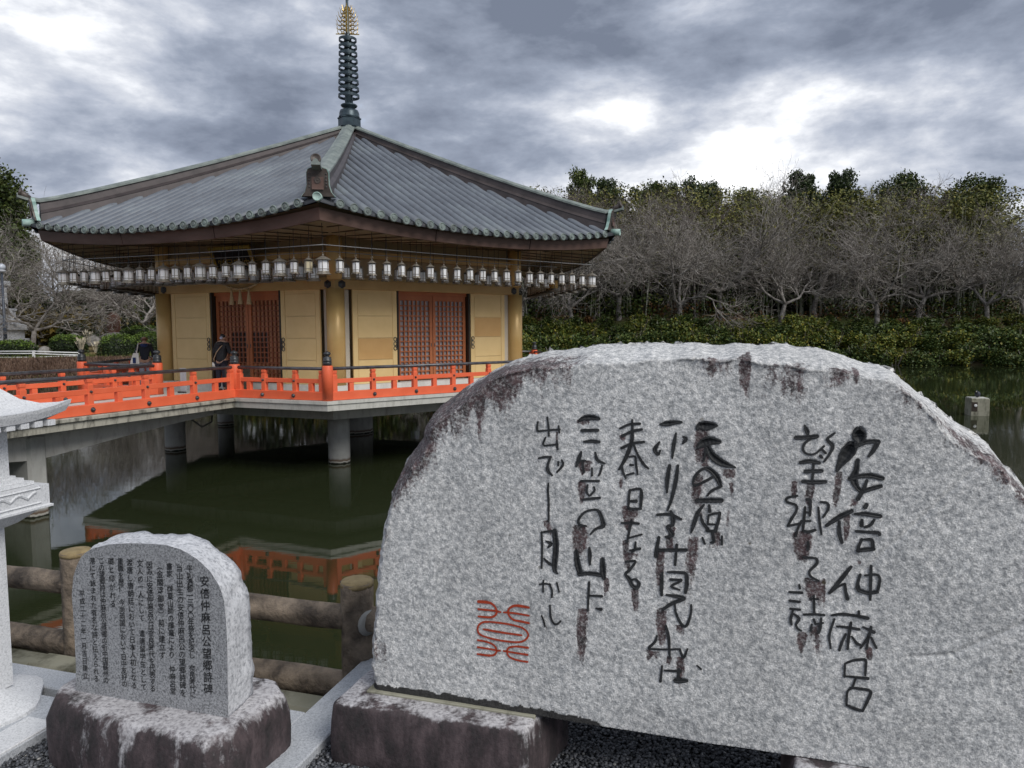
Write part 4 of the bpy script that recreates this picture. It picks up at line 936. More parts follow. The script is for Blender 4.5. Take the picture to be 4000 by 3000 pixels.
def hand(S, w, wrist, dirv, side, curl):
    """palm, four unequal fingers and a thumb leaving the side of the palm"""
    d = np.array(dirv, float); d /= np.linalg.norm(d); sv = np.array(side, float); cv = np.array(curl, float)
    palm = S.add(tuple(wrist + d * .06), .027, w); 
    for i, L in enumerate((.060, .070, .066, .052)):
        k = S.add(tuple(wrist + d * .095 + sv * (.027 - .018 * i)), .010, palm); a = S.add(tuple(wrist + d * (.095 + L * .55) + sv * (.028 - .019 * i) + cv * .012), .009, k); S.add(tuple(wrist + d * (.095 + L * .8) + sv * (.028 - .019 * i) + cv * .038), .007, a)
    t = S.add(tuple(wrist + d * .045 + sv * .035), .011, palm); S.add(tuple(wrist + d * .085 + sv * .055 + cv * .015), .009, t)
def person(name, loc, rz, label, h, lean, hair, jacket, trousers, arm, jlen, kind):
    rt = empty(name, loc, label, 'person', None, rz)       # faces +y in its own space
    k = h / 1.65; L_ = lambda z: lean * max(0, z - .85)     # forward lean above the hips
    P = lambda x, y, z: np.array([x, y + L_(z), z]) * k
    S = Sk(); hip = S.add(P(0, 0, .93), .13 * k); sp1 = S.chain([P(0, 0, 1.10), P(0, 0, 1.30), P(0, .0, 1.38)], [.115 * k, .12 * k, .10 * k], hip)
    nk = S.chain([P(0, .02, 1.45), P(0, .03, 1.49)], [.052 * k, .055 * k], sp1); S.chain([P(0, .045, 1.54), P(0, .045, 1.585), P(0, .035, 1.625)], [.074 * k, .078 * k, .045 * k], nk)
    for s in (-1, 1):
        S.chain([P(s * .09, 0, .86), P(s * .10, .01, .48), P(s * .10, -.015, .10), P(s * .105, .03, .035), P(s * .11, .13, .025)], [.085 * k, .058 * k, .042 * k, .036 * k, .03 * k], hip)
        el, wr = arm(s); e1 = S.chain([P(s * .17, 0, 1.36), P(*el), P(*wr)], [.058 * k, .042 * k, .03 * k], sp1)
        hand(S, e1, P(*wr), np.array(P(*wr)) - np.array(P(*el)), (-s, 0, 0), (0, .5, -.5))
    skin_mesh('body', S.v, S.e, S.r, 'skin', rt)
    # face
    hz, hy = 1.575, .045
    b = MB(); q = P(0, hy + .085, hz - .012); b.lathe(q, [(.014 * k, -.02 * k), (.010 * k, .0), (.003 * k, .02 * k)], 6, (0, 1, .2)); b.mk('nose', 'skin', rt, True, False)
    for s in (-1, 1):
        b = MB(); b.lathe(P(s * .03, hy + .070, hz + .008), [(.009 * k, 0), (.005 * k, .006)], 8, (0, 1, 0)); b.mk('eye', 'hair_black', rt, True, False)
        b = MB(); b.lathe(P(s * .078, hy - .005, hz - .01), [(.012 * k, 0), (.022 * k, .008), (.014 * k, .014)], 8, (s, -.3, 0)); b.mk('ear', 'skin', rt, True, False)
    b = MB(); b.tube([P(-.02, hy + .072, hz - .045), P(0, hy + .078, hz - .047), P(.02, hy + .072, hz - .045)], .004, 5); b.mk('mouth', 'seal_red', rt, True, False)
    # jacket with sleeves and hood
    J = Sk(); j0 = J.add(P(0, 0, 1.12), (.150 * k, .125 * k)); J.chain([P(0, 0, .98), P(0, 0, jlen)], [(.155 * k, .13 * k), (.165 * k, .14 * k)], j0)
    jc = J.chain([P(0, .0, 1.30), P(0, .0, 1.385), P(0, .015, 1.435)], [(.15 * k, .12 * k), (.10 * k, .095 * k), .068 * k], j0)
    up = 4
    for s in (-1, 1):
        el, wr = arm(s); sh = P(s * .165, 0, 1.345); el, wr = P(*el), P(*wr)
        J.chain([sh, sh * .5 + el * .5, el, wr * .92 + el * .08], [.076 * k, .066 * k, .062 * k, .048 * k], 3)
    skin_mesh('jacket', J.v, J.e, J.r, jacket, rt)
    Hd = Sk(); Hd.chain([P(-.10, -.055, 1.385), P(-.05, -.11, 1.36), P(0, -.125, 1.345), P(.05, -.11, 1.36), P(.10, -.055, 1.385)], [.045 * k, .055 * k, .065 * k, .055 * k, .045 * k]); skin_mesh('hood', Hd.v, Hd.e, Hd.r, 'hood_blue' if kind == 'bob' else jacket, rt)
    T = Sk(); t0 = T.add(P(0, 0, .90), .135 * k)
    for s in (-1, 1): T.chain([P(s * .09, 0, .80), P(s * .10, .01, .48), P(s * .10, -.01, .10)], [.10 * k, .078 * k, .068 * k], t0)
    skin_mesh('trousers', T.v, T.e, T.r, trousers, rt)
    for s in (-1, 1):
        Z = Sk(); Z.chain([P(s * .105, -.06, .045), P(s * .105, .03, .05), P(s * .11, .15, .035)], [.045 * k, .046 * k, .036 * k]); skin_mesh('shoe', Z.v, Z.e, Z.r, 'shoe_dark', rt)
    Hh = Sk(); h0 = Hh.add(P(0, hy - .015, hz + .035), .088 * k)
    if kind == 'bob':
        Hh.chain([P(0, hy - .035, hz - .03), P(0, hy - .045, hz - .085)], [(.095 * k, .085 * k), (.085 * k, .065 * k)], h0)
        for s in (-1, 1): Hh.chain([P(s * .07, hy + .01, hz - .01), P(s * .08, hy + .01, hz - .07)], [.035 * k, .03 * k], h0)
    else:
        Hh.chain([P(0, hy - .05, hz - .01), P(0, hy - .075, hz - .045)], [.075 * k, .045 * k], h0)
    skin_mesh('hair', Hh.v, Hh.e, Hh.r, hair, rt)
    return rt, P, k
p1 = onz(868, 1529, ZD)
head1 = math.atan2(.92, .12) - math.pi / 2
rt, P, k = person('person', (p1[0], p1[1], ZD), R(-14), 'person in a black hooded jacket with a shoulder bag facing the lattice doors', 1.63, .14, 'hair_black', 'jacket_black', 'trousers_dark', lambda s: ((s * .25, .03, 1.10), (s * .13, .22, 1.13)), .80, 'tied')
b = MB(); b.lathe(P(0, -.055, 1.525), [(.02, -.03), (.045, -.012), (.045, .012), (.02, .03)], 12, (0, -.8, .5)); b.mk('scrunchie', 'scrunchie', rt, True, False)
b = MB(); b.tube([P(.11, -.04, 1.37), P(.05, -.128, 1.27), P(-.06, -.15, 1.12), P(-.165, -.11, .93), P(-.185, -.04, .80)], .014, 6); bg_ = b.mk('strap', 'strap_tan', rt, True, False)
b = MB(); b.box(P(-.20, .0, .76), .045, .10, .09, (1, 0, 0), (0, 1, 0), (0, 0, 1), .03); b.mk('bag', 'cloth_white', rt, True, False)
p2 = aty(566, 1400, 21.3)
rt, P, k = person('person', (p2[0], p2[1], ZD), R(24), 'person with brown bobbed hair in a dark jacket carrying a white tote bag', 1.56, .05, 'hair_brown', 'jacket_navy', 'trousers_grey', lambda s: ((s * .25, -.02, 1.10), (s * .21, .17, .98)), .86, 'bob')
b = MB(); b.tube([P(-.15, .08, 1.33), P(-.17, .0, 1.43), P(-.18, -.10, 1.36), P(-.22, -.17, 1.10)], .016, 6); b.tube([P(-.22, -.16, 1.10), P(-.25, -.02, 1.22), P(-.20, .08, 1.36)], .012, 6); b.mk('tote_handle', 'cloth_white', rt, True, False)
b = MB(); b.loft([[P(-.13, -.20, .72), P(-.40, -.12, .72), P(-.42, -.18, .72), P(-.15, -.27, .72)], [P(-.14, -.19, .92), P(-.37, -.12, .92), P(-.38, -.16, .92), P(-.16, -.25, .92)], [P(-.16, -.18, 1.12), P(-.31, -.14, 1.12), P(-.315, -.16, 1.12), P(-.165, -.205, 1.12)]], True, True); b.mk('tote_bag', 'cloth_white', rt, False, False)
b = MB(); b.loft([[P(-.33, -.205, .80), P(-.24, -.245, .80), P(-.24, -.238, .98), P(-.33, -.20, .98)], [P(-.331, -.207, .80), P(-.241, -.249, .80), P(-.241, -.242, .98), P(-.331, -.204, .98)]], True, True); b.mk('tote_print', 'hood_blue', rt, False, False)
# ================================================================ BIG INSCRIBED STONE
TF = 2.375; ZBOT = 2.222
def zf(z_list, ox, oy, sc): return [(ox + x * sc, oy + y * sc) for x, y in z_list]
sil = [(805, 1487), (801, 1420), (797, 1350), (799, 1240), (807, 1160), (821, 1085), (844, 1020), (862, 985), (884, 953), (905, 905), (930, 880), (960, 858), (1010, 825), (1045, 803), (1085, 785), (1130, 770), (1200, 757), (1250, 753), (1290, 747), (1350, 745), (1400, 741), (1450, 745), (1500, 741), (1540, 746), (1590, 742), (1640, 747), (1700, 745), (1740, 750), (1790, 760), (1840, 768), (1885, 786), (1925, 796), (1955, 815), (1990, 842), (2030, 870), (2065, 905), (2105, 930), (2140, 955), (2165, 972), (2190, 1005), (2212, 1030), (2270, 1090), (2340, 1200), (2400, 1380)]
silp = np.array([onface(x * 4000 / 2212, y * 4000 / 2212, TF + .10) for x, y in sil])
SL, SR = silp[:, 0].min(), silp[-1, 0]
# upper outline as a single valued function of s: keep the left flank nearly upright
order = np.argsort(silp[:, 0]); left = silp[:5]
sflank = silp[4:]
def ztop(s): return np.interp(s, np.concatenate([[SL], sflank[:, 0]]), np.concatenate([[silp[2, 1]], sflank[:, 1]]))
NS, NZ = 640, 300
ss = SL + (SR - SL) * (np.linspace(0, 1, NS) ** 1.0)
ztp = ztop(ss) + (fbm(ss * 16, ss * 0 + 3, 21, 5) - .5) * .020
zbt = ZBOT + (fbm(ss * 5, ss * 0, 31, 3) - .5) * .004 + np.where(ss > .95, (ss - .95) * .12, 0)
q = np.linspace(0, 1, NZ); q = q - .10 * np.sin(2 * np.pi * q) / (2 * np.pi) * 0
S2 = np.repeat(ss[None], NZ, 0); Z2 = zbt[None] + (ztp - zbt)[None] * q[:, None]
# wobble of the left flank
wob = (fbm(Z2 * 9, Z2 * 0 + 2, 41, 4) - .5) * .035 * np.clip(1 - (S2 - SL) / .12, 0, 1); S2 = S2 + wob
# distance to the outline
ol = np.concatenate([[[SL, ZBOT]], np.stack([ss, ztp], -1)[::3], [[SR, ZBOT]]]); dd = np.full(S2.shape, 9.0)
for a_, b_ in zip(ol[:-1], ol[1:]):
    ab = b_ - a_; L2 = (ab ** 2).sum() + 1e-12; t = np.clip(((S2 - a_[0]) * ab[0] + (Z2 - a_[1]) * ab[1]) / L2, 0, 1)
    if a_[1] < ZBOT + .001 and b_[0] > SR - .001 and a_[0] > SR - .01: pass
    dd = np.minimum(dd, np.hypot(S2 - a_[0] - ab[0] * t, Z2 - a_[1] - ab[1] * t))
lip = .055 + .05 * np.exp(-((S2 - (SL + .25)) / .22) ** 2) + (fbm(S2 * 7, Z2 * 7, 51, 4) - .5) * .045
lip = np.maximum(lip, .018); kk = np.clip(1 - dd / lip, 0, 1)
roll = .24 * kk ** 1.5 + (fbm(S2 * 22, Z2 * 22, 61, 4) - .5) * .07 * np.clip(kk * 2, 0, 1) + .03 * (kk > 0) * (fbm(S2 * 5, Z2 * 30, 66, 3) - .5)
def relief(s, z): return (fbm(np.asarray(s) * 2.2, np.asarray(z) * 2.2, 71, 3) - .5) * .022
Y2 = TF + relief(S2, Z2) + roll + (fbm(S2 * 60, Z2 * 60, 81, 3) - .5) * .0020
# ---- brush strokes, traced: zoom window (x, y, scale), characters, strokes of (x, y, half width)
W1, W2, W3, W4, W5, W6, W7 = (3000, 1620, .6305), (3000, 2180, .683), (2500, 1620, .588), (2500, 2100, .63), (2050, 1600, .525), (2050, 2000, .525), (1840, 2310, .3152)
CH = [
 (W1, [[(562,92,18),(562,112,40),(563,138,40),(566,168,20)], [(520,183,22),(510,205,40),(480,250,38),(445,305,20),(425,345,10)], [(545,195,12),(590,172,14),(640,163,14),(680,165,14)], [(678,168,16),(650,220,13),(622,255,9)], [(553,280,13),(545,340,16),(530,395,22),(548,445,16),(580,470,14),(640,455,14),(695,440,13)], [(505,395,14),(560,380,14),(630,375,16),(705,392,15)], [(610,405,10),(590,460,12),(555,520,13)]]),
 (W1, [[(515,595,13),(440,632,16),(360,685,10)], [(440,660,9),(440,730,12),(457,790,11)], [(608,556,13),(600,572,13)], [(535,612,7),(600,612,14),(690,627,15)], [(580,650,9),(578,685,13)], [(655,650,9),(635,680,10),(600,695,9)], [(545,720,9),(610,725,10),(680,730,12),(690,742,10)], [(580,770,9),(560,820,10),(560,845,11)], [(590,772,7),(640,775,12),(650,820,11)], [(555,842,11),(600,835,14),(655,832,11)]]),
 (W2, [[(475,50,9),(420,120,12),(350,200,7)], [(355,200,5),(400,165,6),(435,148,7)], [(440,150,8),(447,200,9),(455,235,11)], [(528,95,8),(515,140,9),(515,175,13)], [(555,100,5),(620,95,8),(640,120,8),(630,180,9)], [(520,185,12),(570,200,12),(625,195,11)], [(590,45,8),(588,130,9),(585,240,7)]]),
 (W2, [[(365,328,6),(420,322,9),(500,330,9),(570,345,11)], [(520,305,7),(520,325,8)], [(380,350,4),(352,440,7),(358,515,6)], [(395,392,6),(440,395,8),(520,408,9)], [(475,370,8),(462,450,9),(455,520,7)], [(445,435,4),(420,490,8),(408,528,7)], [(480,450,5),(510,490,9),(525,495,8)], [(545,395,6),(605,425,11)], [(590,395,8),(575,450,9),(530,515,6)], [(575,450,8),(565,520,6)], [(590,455,7),(620,515,7)]]),
 (W2, [[(440,605,4),(437,678,5)], [(448,600,6),(490,585,8),(545,580,8),(560,590,8),(556,670,6)], [(448,675,6),(570,688,10)], [(500,690,5),(480,740,6),(455,760,6),(448,820,7),(450,840,6)], [(470,740,6),(520,745,9),(585,760,9),(570,810,9),(540,872,6)], [(450,838,7),(500,860,10),(540,870,8)]]),
 (W1, [[(225,65,6),(240,100,14),(245,120,9)], [(170,140,12),(240,138,13),(300,132,14)], [(265,145,8),(225,175,8),(215,215,8),(240,240,7),(290,238,6),(345,192,4)], [(410,112,5),(365,150,10),(398,190,12),(380,240,8),(345,288,4)], [(335,215,8),(355,235,8)], [(323,253,10),(332,262,9)], [(200,292,11),(260,285,13),(315,295,11)], [(280,300,8),(272,410,8)], [(230,348,12),(330,345,12)], [(213,410,11),(290,415,13),(352,412,12)]]),
 (W1, [[(180,498,7),(120,510,8),(115,535,8),(170,555,8),(175,590,8),(145,640,9),(122,685,7)], [(122,685,7),(190,672,8)], [(205,655,8),(185,700,7),(170,750,4)], [(238,520,8),(260,530,10),(258,620,8)], [(228,570,8),(222,640,9),(215,715,8)], [(235,600,5),(262,605,6)], [(235,655,5),(262,655,6)], [(215,715,8),(250,722,9),(290,712,10)], [(310,572,6),(318,660,8),(330,738,4)], [(325,537,7),(365,545,9),(372,580,8),(340,632,4)]]),
 (W1, [[(247,785,4),(250,810,9),(248,835,4)], [(220,880,6),(290,888,8),(305,905,9),(296,930,9),(256,970,8),(267,1003,8),(313,1028,5)]]),
 (W2, [[(178,152,4),(182,172,7)], [(122,193,7),(195,197,8)], [(125,243,8),(180,250,8)], [(128,290,7),(182,295,7)], [(142,300,5),(130,350,8),(135,380,5)], [(145,318,5),(178,345,9),(160,380,7),(172,405,7),(190,415,5)], [(262,215,6),(265,320,8)], [(240,232,6),(285,235,6)], [(205,323,6),(270,322,8),(322,327,7)], [(250,380,5),(245,415,8)], [(262,352,8),(270,372,5)], [(270,378,6),(315,372,6)], [(305,345,6),(298,400,9),(290,430,6)]]),
 (W3, [[(380,92,10),(400,72,24),(440,72,29),(480,70,22),(508,70,10)], [(388,212,12),(420,187,28),(470,172,27),(527,178,14)], [(450,215,16),(480,270,24),(530,310,24),(590,335,15),(632,347,3)], [(437,225,9),(432,270,6),(422,305,3)]]),
 (W3, [[(485,410,9),(430,440,9),(370,465,7),(352,450,7),(370,400,9),(415,358,9),(460,360,14),(510,410,18),(535,470,12)], [(535,475,9),(480,500,9),(447,535,5)]]),
 (W3, [[(378,568,12),(460,567,16),(540,567,15)], [(425,595,6),(385,650,12),(360,720,13),(340,780,4)], [(460,600,8),(463,640,11)], [(405,665,7),(415,710,10),(450,760,12)], [(530,650,10),(522,700,10),(500,770,11)], [(460,665,6),(490,655,8),(530,650,8)], [(455,665,6),(450,725,7)], [(455,725,7),(495,727,6)], [(445,770,10),(505,772,10)], [(480,775,9),(490,840,10),(470,848,7)], [(415,815,5),(430,855,8)], [(545,805,5),(543,860,8)]]),
 (W3, [[(135,63,7),(180,58,18),(235,50,13),(275,48,9)], [(240,122,6),(225,200,12),(215,285,4)], [(130,180,4),(100,230,14),(122,265,8),(135,235,4)], [(287,145,6),(305,160,13),(285,190,4)]]),
 (W3, [[(198,335,10),(182,430,13),(180,515,5)], [(252,335,9),(240,430,12),(210,560,10),(183,635,3)]]),
 (W3, [[(115,663,8),(200,660,10),(272,692,9)], [(205,640,9),(220,690,14),(218,730,11)], [(218,732,9),(180,740,9),(205,780,14),(210,800,13),(170,810,6)]]),
 (W4, [[(118,-4,9),(102,80,11),(100,115,12)], [(110,75,10),(285,75,11)], [(228,42,8),(218,168,8)]]),
 (W4, [[(140,215,6),(135,290,10),(135,355,8)], [(172,212,6),(240,215,9),(285,225,10),(290,290,11),(282,340,9)], [(188,258,8),(255,262,9)], [(255,268,6),(195,300,8),(245,322,6)], [(165,353,7),(240,365,12),(272,375,12)], [(272,378,11),(200,405,11),(145,440,9)], [(215,405,6),(225,470,8),(260,535,9),(290,540,9),(315,470,7),(318,415,4)]]),
 (W4, [[(162,540,6),(178,610,9),(185,735,7)], [(105,605,4),(95,640,8),(58,675,8)], [(58,685,7),(150,688,5),(250,685,6)], [(248,690,7),(270,738,8),(295,685,4)]]),
 (W4, [[(138,790,5),(128,885,8)], [(155,818,5),(250,822,9)], [(242,808,7),(237,870,10)], [(220,880,13),(245,880,16),(290,880,10)], [(355,788,5),(378,808,7)]]),
 (W5, [[(710,138,7),(780,108,9),(858,103,9)], [(800,75,7),(802,160,11),(795,240,13),(765,330,14),(730,400,11),(700,445,6)], [(725,195,9),(800,160,11),(872,145,9)], [(720,285,10),(800,250,10),(888,238,9)], [(812,262,8),(845,340,9),(885,405,11),(920,437,4)], [(722,410,8),(730,460,9),(752,510,5)], [(780,350,6),(820,348,8),(828,400,9),(840,480,7)], [(785,410,8),(805,412,8)], [(760,485,7),(810,472,8)]]),
 (W5, [[(782,600,9),(775,660,9),(772,730,8)], [(785,597,8),(860,590,10),(868,650,12),(862,735,9)], [(785,680,9),(830,680,12)], [(775,735,8),(865,735,9)]]),
 (W6, [[(722,80,6),(790,78,10),(848,85,9)], [(795,55,5),(785,110,9),(762,220,8)], [(778,190,6),(870,165,7)], [(825,222,6),(820,275,10),(800,295,8)], [(782,285,6),(810,280,9),(858,270,10)]]),
 (W6, [[(750,368,7),(815,362,9),(822,375,8),(780,430,10),(750,460,10),(780,500,14),(800,545,13),(835,560,14),(850,530,12),(825,498,9),(790,505,7)]]),
 (W5, [[(405,82,9),(440,62,16),(500,58,19),(555,68,10)], [(425,155,11),(545,152,11)], [(443,238,8),(500,235,13),(555,240,10)]]),
 (W5, [[(420,315,8),(405,360,14),(385,420,9)], [(400,380,7),(450,378,7)], [(430,395,6),(440,465,8)], [(525,320,8),(540,375,12),(595,400,6)], [(575,415,6),(565,460,8),(550,490,5)], [(500,435,5),(500,490,8)], [(420,528,7),(552,530,8)], [(468,560,6),(462,610,8),(480,640,6)], [(515,575,6),(520,600,8),(490,635,5)], [(430,668,7),(500,660,10),(560,655,9)]]),
 (W5, [[(460,865,6),(405,850,9),(405,810,9),(450,760,8),(520,742,8),(555,760,12),(580,830,14),(585,865,14),(530,885,9),(490,925,4)]]),
 (W6, [[(383,290,12),(392,380,20),(412,460,17)], [(405,462,14),(480,455,13),(560,465,15)], [(482,268,9),(485,330,13),(485,390,6)], [(578,350,14),(582,430,20),(590,490,13)]]),
 (W6, [[(480,520,8),(475,620,9),(472,730,6)], [(485,618,7),(575,622,10)], [(535,712,7),(570,720,11)]]),
 (W5, [[(98,92,5),(92,150,8),(110,160,6)], [(100,160,6),(180,152,6),(260,148,8)], [(168,58,4),(178,130,6),(180,195,4)], [(252,122,6),(258,170,6)], [(155,208,5),(137,255,7),(150,268,6)], [(150,268,6),(245,258,7)], [(240,232,6),(246,295,5)]]),
 (W5, [[(103,362,6),(150,352,8),(195,352,8)], [(190,355,8),(170,420,10),(175,460,12),(205,488,4)], [(250,388,5),(250,415,7)], [(275,375,5),(285,410,9),(240,465,3)]]),
 (W5, [[(177,550,3),(172,600,8),(178,700,8),(178,828,4)]]),
 (W6, [[(125,148,6),(130,250,8),(127,415,6)], [(125,150,6),(190,140,8),(220,142,11)], [(222,140,16),(232,260,19),(222,420,16),(245,455,5)], [(160,215,5),(195,235,13),(175,262,4)], [(145,345,5),(180,380,11),(210,395,8)]]),
 (W6, [[(112,535,6),(150,530,7),(185,535,7)], [(140,508,7),(138,592,5)], [(188,535,8),(205,585,8),(203,630,4)], [(240,525,5),(257,590,5)]]),
 (W6, [[(128,768,5),(145,810,7),(152,845,5)], [(190,690,6),(195,770,8),(215,820,8),(245,828,7),(270,805,4)]]),
]
SEAL = (W7, [[(95,125,17),(180,130,17),(250,145,14),(300,190,11),(320,240,11)], [(95,218,12),(310,240,11)], [(95,308,11),(200,318,12),(265,315,12),(305,290,12),(325,245,12)], [(330,243,10),(368,255,5)], [(720,195,12),(620,178,16),(540,175,14),(480,205,12),(458,255,12)], [(720,295,11),(560,270,11),(460,258,9)], [(720,388,12),(620,368,13),(530,350,12),(475,300,11),(460,260,11)], [(455,260,9),(408,257,5)],
 [(230,375,11),(150,380,11),(95,420,9),(85,480,9),(110,530,11),(190,565,11),(330,600,11),(480,622,11),(600,625,11),(670,600,10),(710,550,10),(700,500,10),(640,450,11),(560,425,11),(440,400,11),(330,385,11),(230,375,11)], [(155,467,8),(200,475,12),(400,510,12),(628,540,11)],
 [(85,603,11),(180,620,11),(260,650,11),(305,690,11),(315,730,11)], [(85,690,11),(200,708,11),(310,728,10)], [(82,775,11),(200,792,13),(270,792,12),(305,770,11),(320,735,10)], [(325,733,9),(362,735,5)], [(708,695,12),(580,680,11),(510,685,11),(465,700,11),(445,740,11)], [(702,782,12),(560,762,11),(445,742,9)], [(702,870,11),(600,855,11),(500,825,11),(460,790,10),(447,750,10)], [(440,742,8),(405,738,5)]])
def stroke_curve(win, st, sp=.006):
    ox, oy, sc = win; pts = []
    for x, y, h in st:
        s_, z_ = onface(ox + x * sc, oy + y * sc, TF); s2_, z2_ = onface(ox + x * sc + 10, oy + y * sc, TF); px = (s2_ - s_) / 10
        pts.append((s_, z_, max(h * sc * px * 1.08, .0034)))
    pts = np.array(pts)
    if len(pts) == 2: P = pts[0] + (pts[1] - pts[0]) * np.linspace(0, 1, 6)[:, None]
    else:                                       # Catmull-Rom through the points
        ext = np.vstack([2 * pts[0] - pts[1], pts, 2 * pts[-1] - pts[-2]]); P = []
        for i in range(1, len(ext) - 2):
            p0, p1_, p2_, p3 = ext[i - 1:i + 3]; n = max(3, int(np.linalg.norm(p2_[:2] - p1_[:2]) / sp))
            for t in np.arange(n) / n: P.append(.5 * (2 * p1_ + (p2_ - p0) * t + (2 * p0 - 5 * p1_ + 4 * p2_ - p3) * t * t + (3 * p1_ - p0 - 3 * p2_ + p3) * t ** 3))
        P.append(ext[-2]); P = np.array(P)
    P[:, 2] = np.maximum(P[:, 2], .0022); return P
def dip(h): return min(.016, max(0.0, h - .0055) * .9)
mono = empty('inscribed_boulder', LW(-.1, TF + .15, ZBOT), 'large rough granite boulder with brush-style characters carved and blackened on its face', 'monument')
carve = np.zeros(S2.shape)
ZS = np.zeros((0,))
def add_character(win, strokes, name, mat, lift):
    V = []; Fc = []
    for st in strokes:
        P = stroke_curve(win, st); d = np.gradient(P[:, :2], axis=0); d /= np.linalg.norm(d, axis=1, keepdims=True) + 1e-9; nn = np.stack([-d[:, 1], d[:, 0]], -1)
        # rounded ends
        r0, r1 = P[0, 2], P[-1, 2]; ends0 = [(P[0, :2] - d[0] * r0 * k_, r0 * math.sqrt(max(0.02, 1 - k_ * k_))) for k_ in (.95, .7, .35)]; ends1 = [(P[-1, :2] + d[-1] * r1 * k_, r1 * math.sqrt(max(0.02, 1 - k_ * k_))) for k_ in (.35, .7, .95)]
        C = [e_[0] for e_ in ends0] + list(P[:, :2]) + [e_[0] for e_ in ends1]; Wd = [e_[1] for e_ in ends0] + list(P[:, 2]) + [e_[1] for e_ in ends1]; Nn = [nn[0]] * 3 + list(nn) + [nn[-1]] * 3
        base = len(V)
        for i, (c, w, n2) in enumerate(zip(C, Wd, Nn)):
            wj = w * (1 + .06 * math.sin(i * 2.3 + c[0] * 90)); rim = min(.0045, wj * .6); dp = dip(wj)
            for u, dv in ((-wj, 0), (-(wj - rim), .0), (-(wj - rim) * .55, .75), (0, 1), ((wj - rim) * .55, .75), (wj - rim, .0), (wj, 0)):
                s_, z_ = c[0] + n2[0] * u, c[1] + n2[1] * u; V.append(LW(s_, TF + float(relief(s_, z_)) - lift + dv * dp, z_))
        for i in range(len(C) - 1):
            for j in range(6): a_ = base + i * 7 + j; Fc.append((a_, a_ + 1, a_ + 8, a_ + 7))
        for c in P:
            if dip(c[2]) <= 0: continue
            R_ = c[2]; i0 = np.searchsorted(ss, c[0] - R_ - .03); i1 = np.searchsorted(ss, c[0] + R_ + .03)
            j0 = max(0, int((c[1] - R_ - .01 - ZBOT) / 1.4 * NZ) - 60); sub = (slice(0, NZ), slice(max(0, i0), i1))
            dist = np.hypot(S2[sub] - c[0], Z2[sub] - c[1]); carve[sub] = np.maximum(carve[sub], np.where(dist < R_ - .001, (dip(R_) + .008) * np.clip((R_ - .001 - dist) / .004, 0, 1), 0))
    return mk(name, V, Fc, mat, mono)
for win, strokes in CH: add_character(win, strokes, 'carved_character', 'ink', .0030)
add_character(*SEAL, 'carved_seal', 'seal_red', .0030)
Y2 = Y2 + carve
# old split lines crossing the right half
for (xa, ya, xb, yb) in ((3960, 1700, 3380, 2230), (4000, 2430, 3720, 2560), (3720, 2560, 3560, 2570)):
    A2, B2 = np.array(onface(xa, ya, TF)), np.array(onface(xb, yb, TF)); ab = B2 - A2; tt_ = np.clip(((S2 - A2[0]) * ab[0] + (Z2 - A2[1]) * ab[1]) / (ab @ ab), 0, 1); ln = np.hypot(S2 - A2[0] - ab[0] * tt_ + (fbm(S2 * 12, Z2 * 12, 97, 3) - .5) * .02, Z2 - A2[1] - ab[1] * tt_); Y2 = Y2 + .005 * np.exp(-(ln / .007) ** 2)
# stains: streaks below strokes, along the upper edge and the left flank (photo windows -> s, z boxes)
stain = np.zeros(S2.shape)
sn = fbm(S2 * 34, Z2 * 2.4, 91, 4); sn2 = fbm(S2 * 9, Z2 * 3, 92, 4)
def streak(x0, x1, y0, y1, a, fade=.6):
    s0, zA = onface(x0, y0, TF); s1, zB = onface(x1, y1, TF); _, z0_ = onface((x0 + x1) / 2, y0, TF); _, z1_ = onface((x0 + x1) / 2, y1, TF)
    c, h = (s0 + s1) / 2, abs(s1 - s0) / 2; u = np.exp(-((S2 - c + (sn2 - .5) * .06) / (h * 1.05)) ** 2 * .9) * 1.25; v = np.clip((Z2 - z1_ + (sn - .5) * .10 * min(1, (z0_ - z1_) / .06)) / (z0_ - z1_), 0, 1)
    m_ = u * np.clip((z0_ + .004 + (sn - .5) * .02 - Z2) / .006, 0, 1) * np.clip(v / fade, 0, 1) * (.50 + .9 * sn); global stain; stain = np.maximum(stain, a * m_)
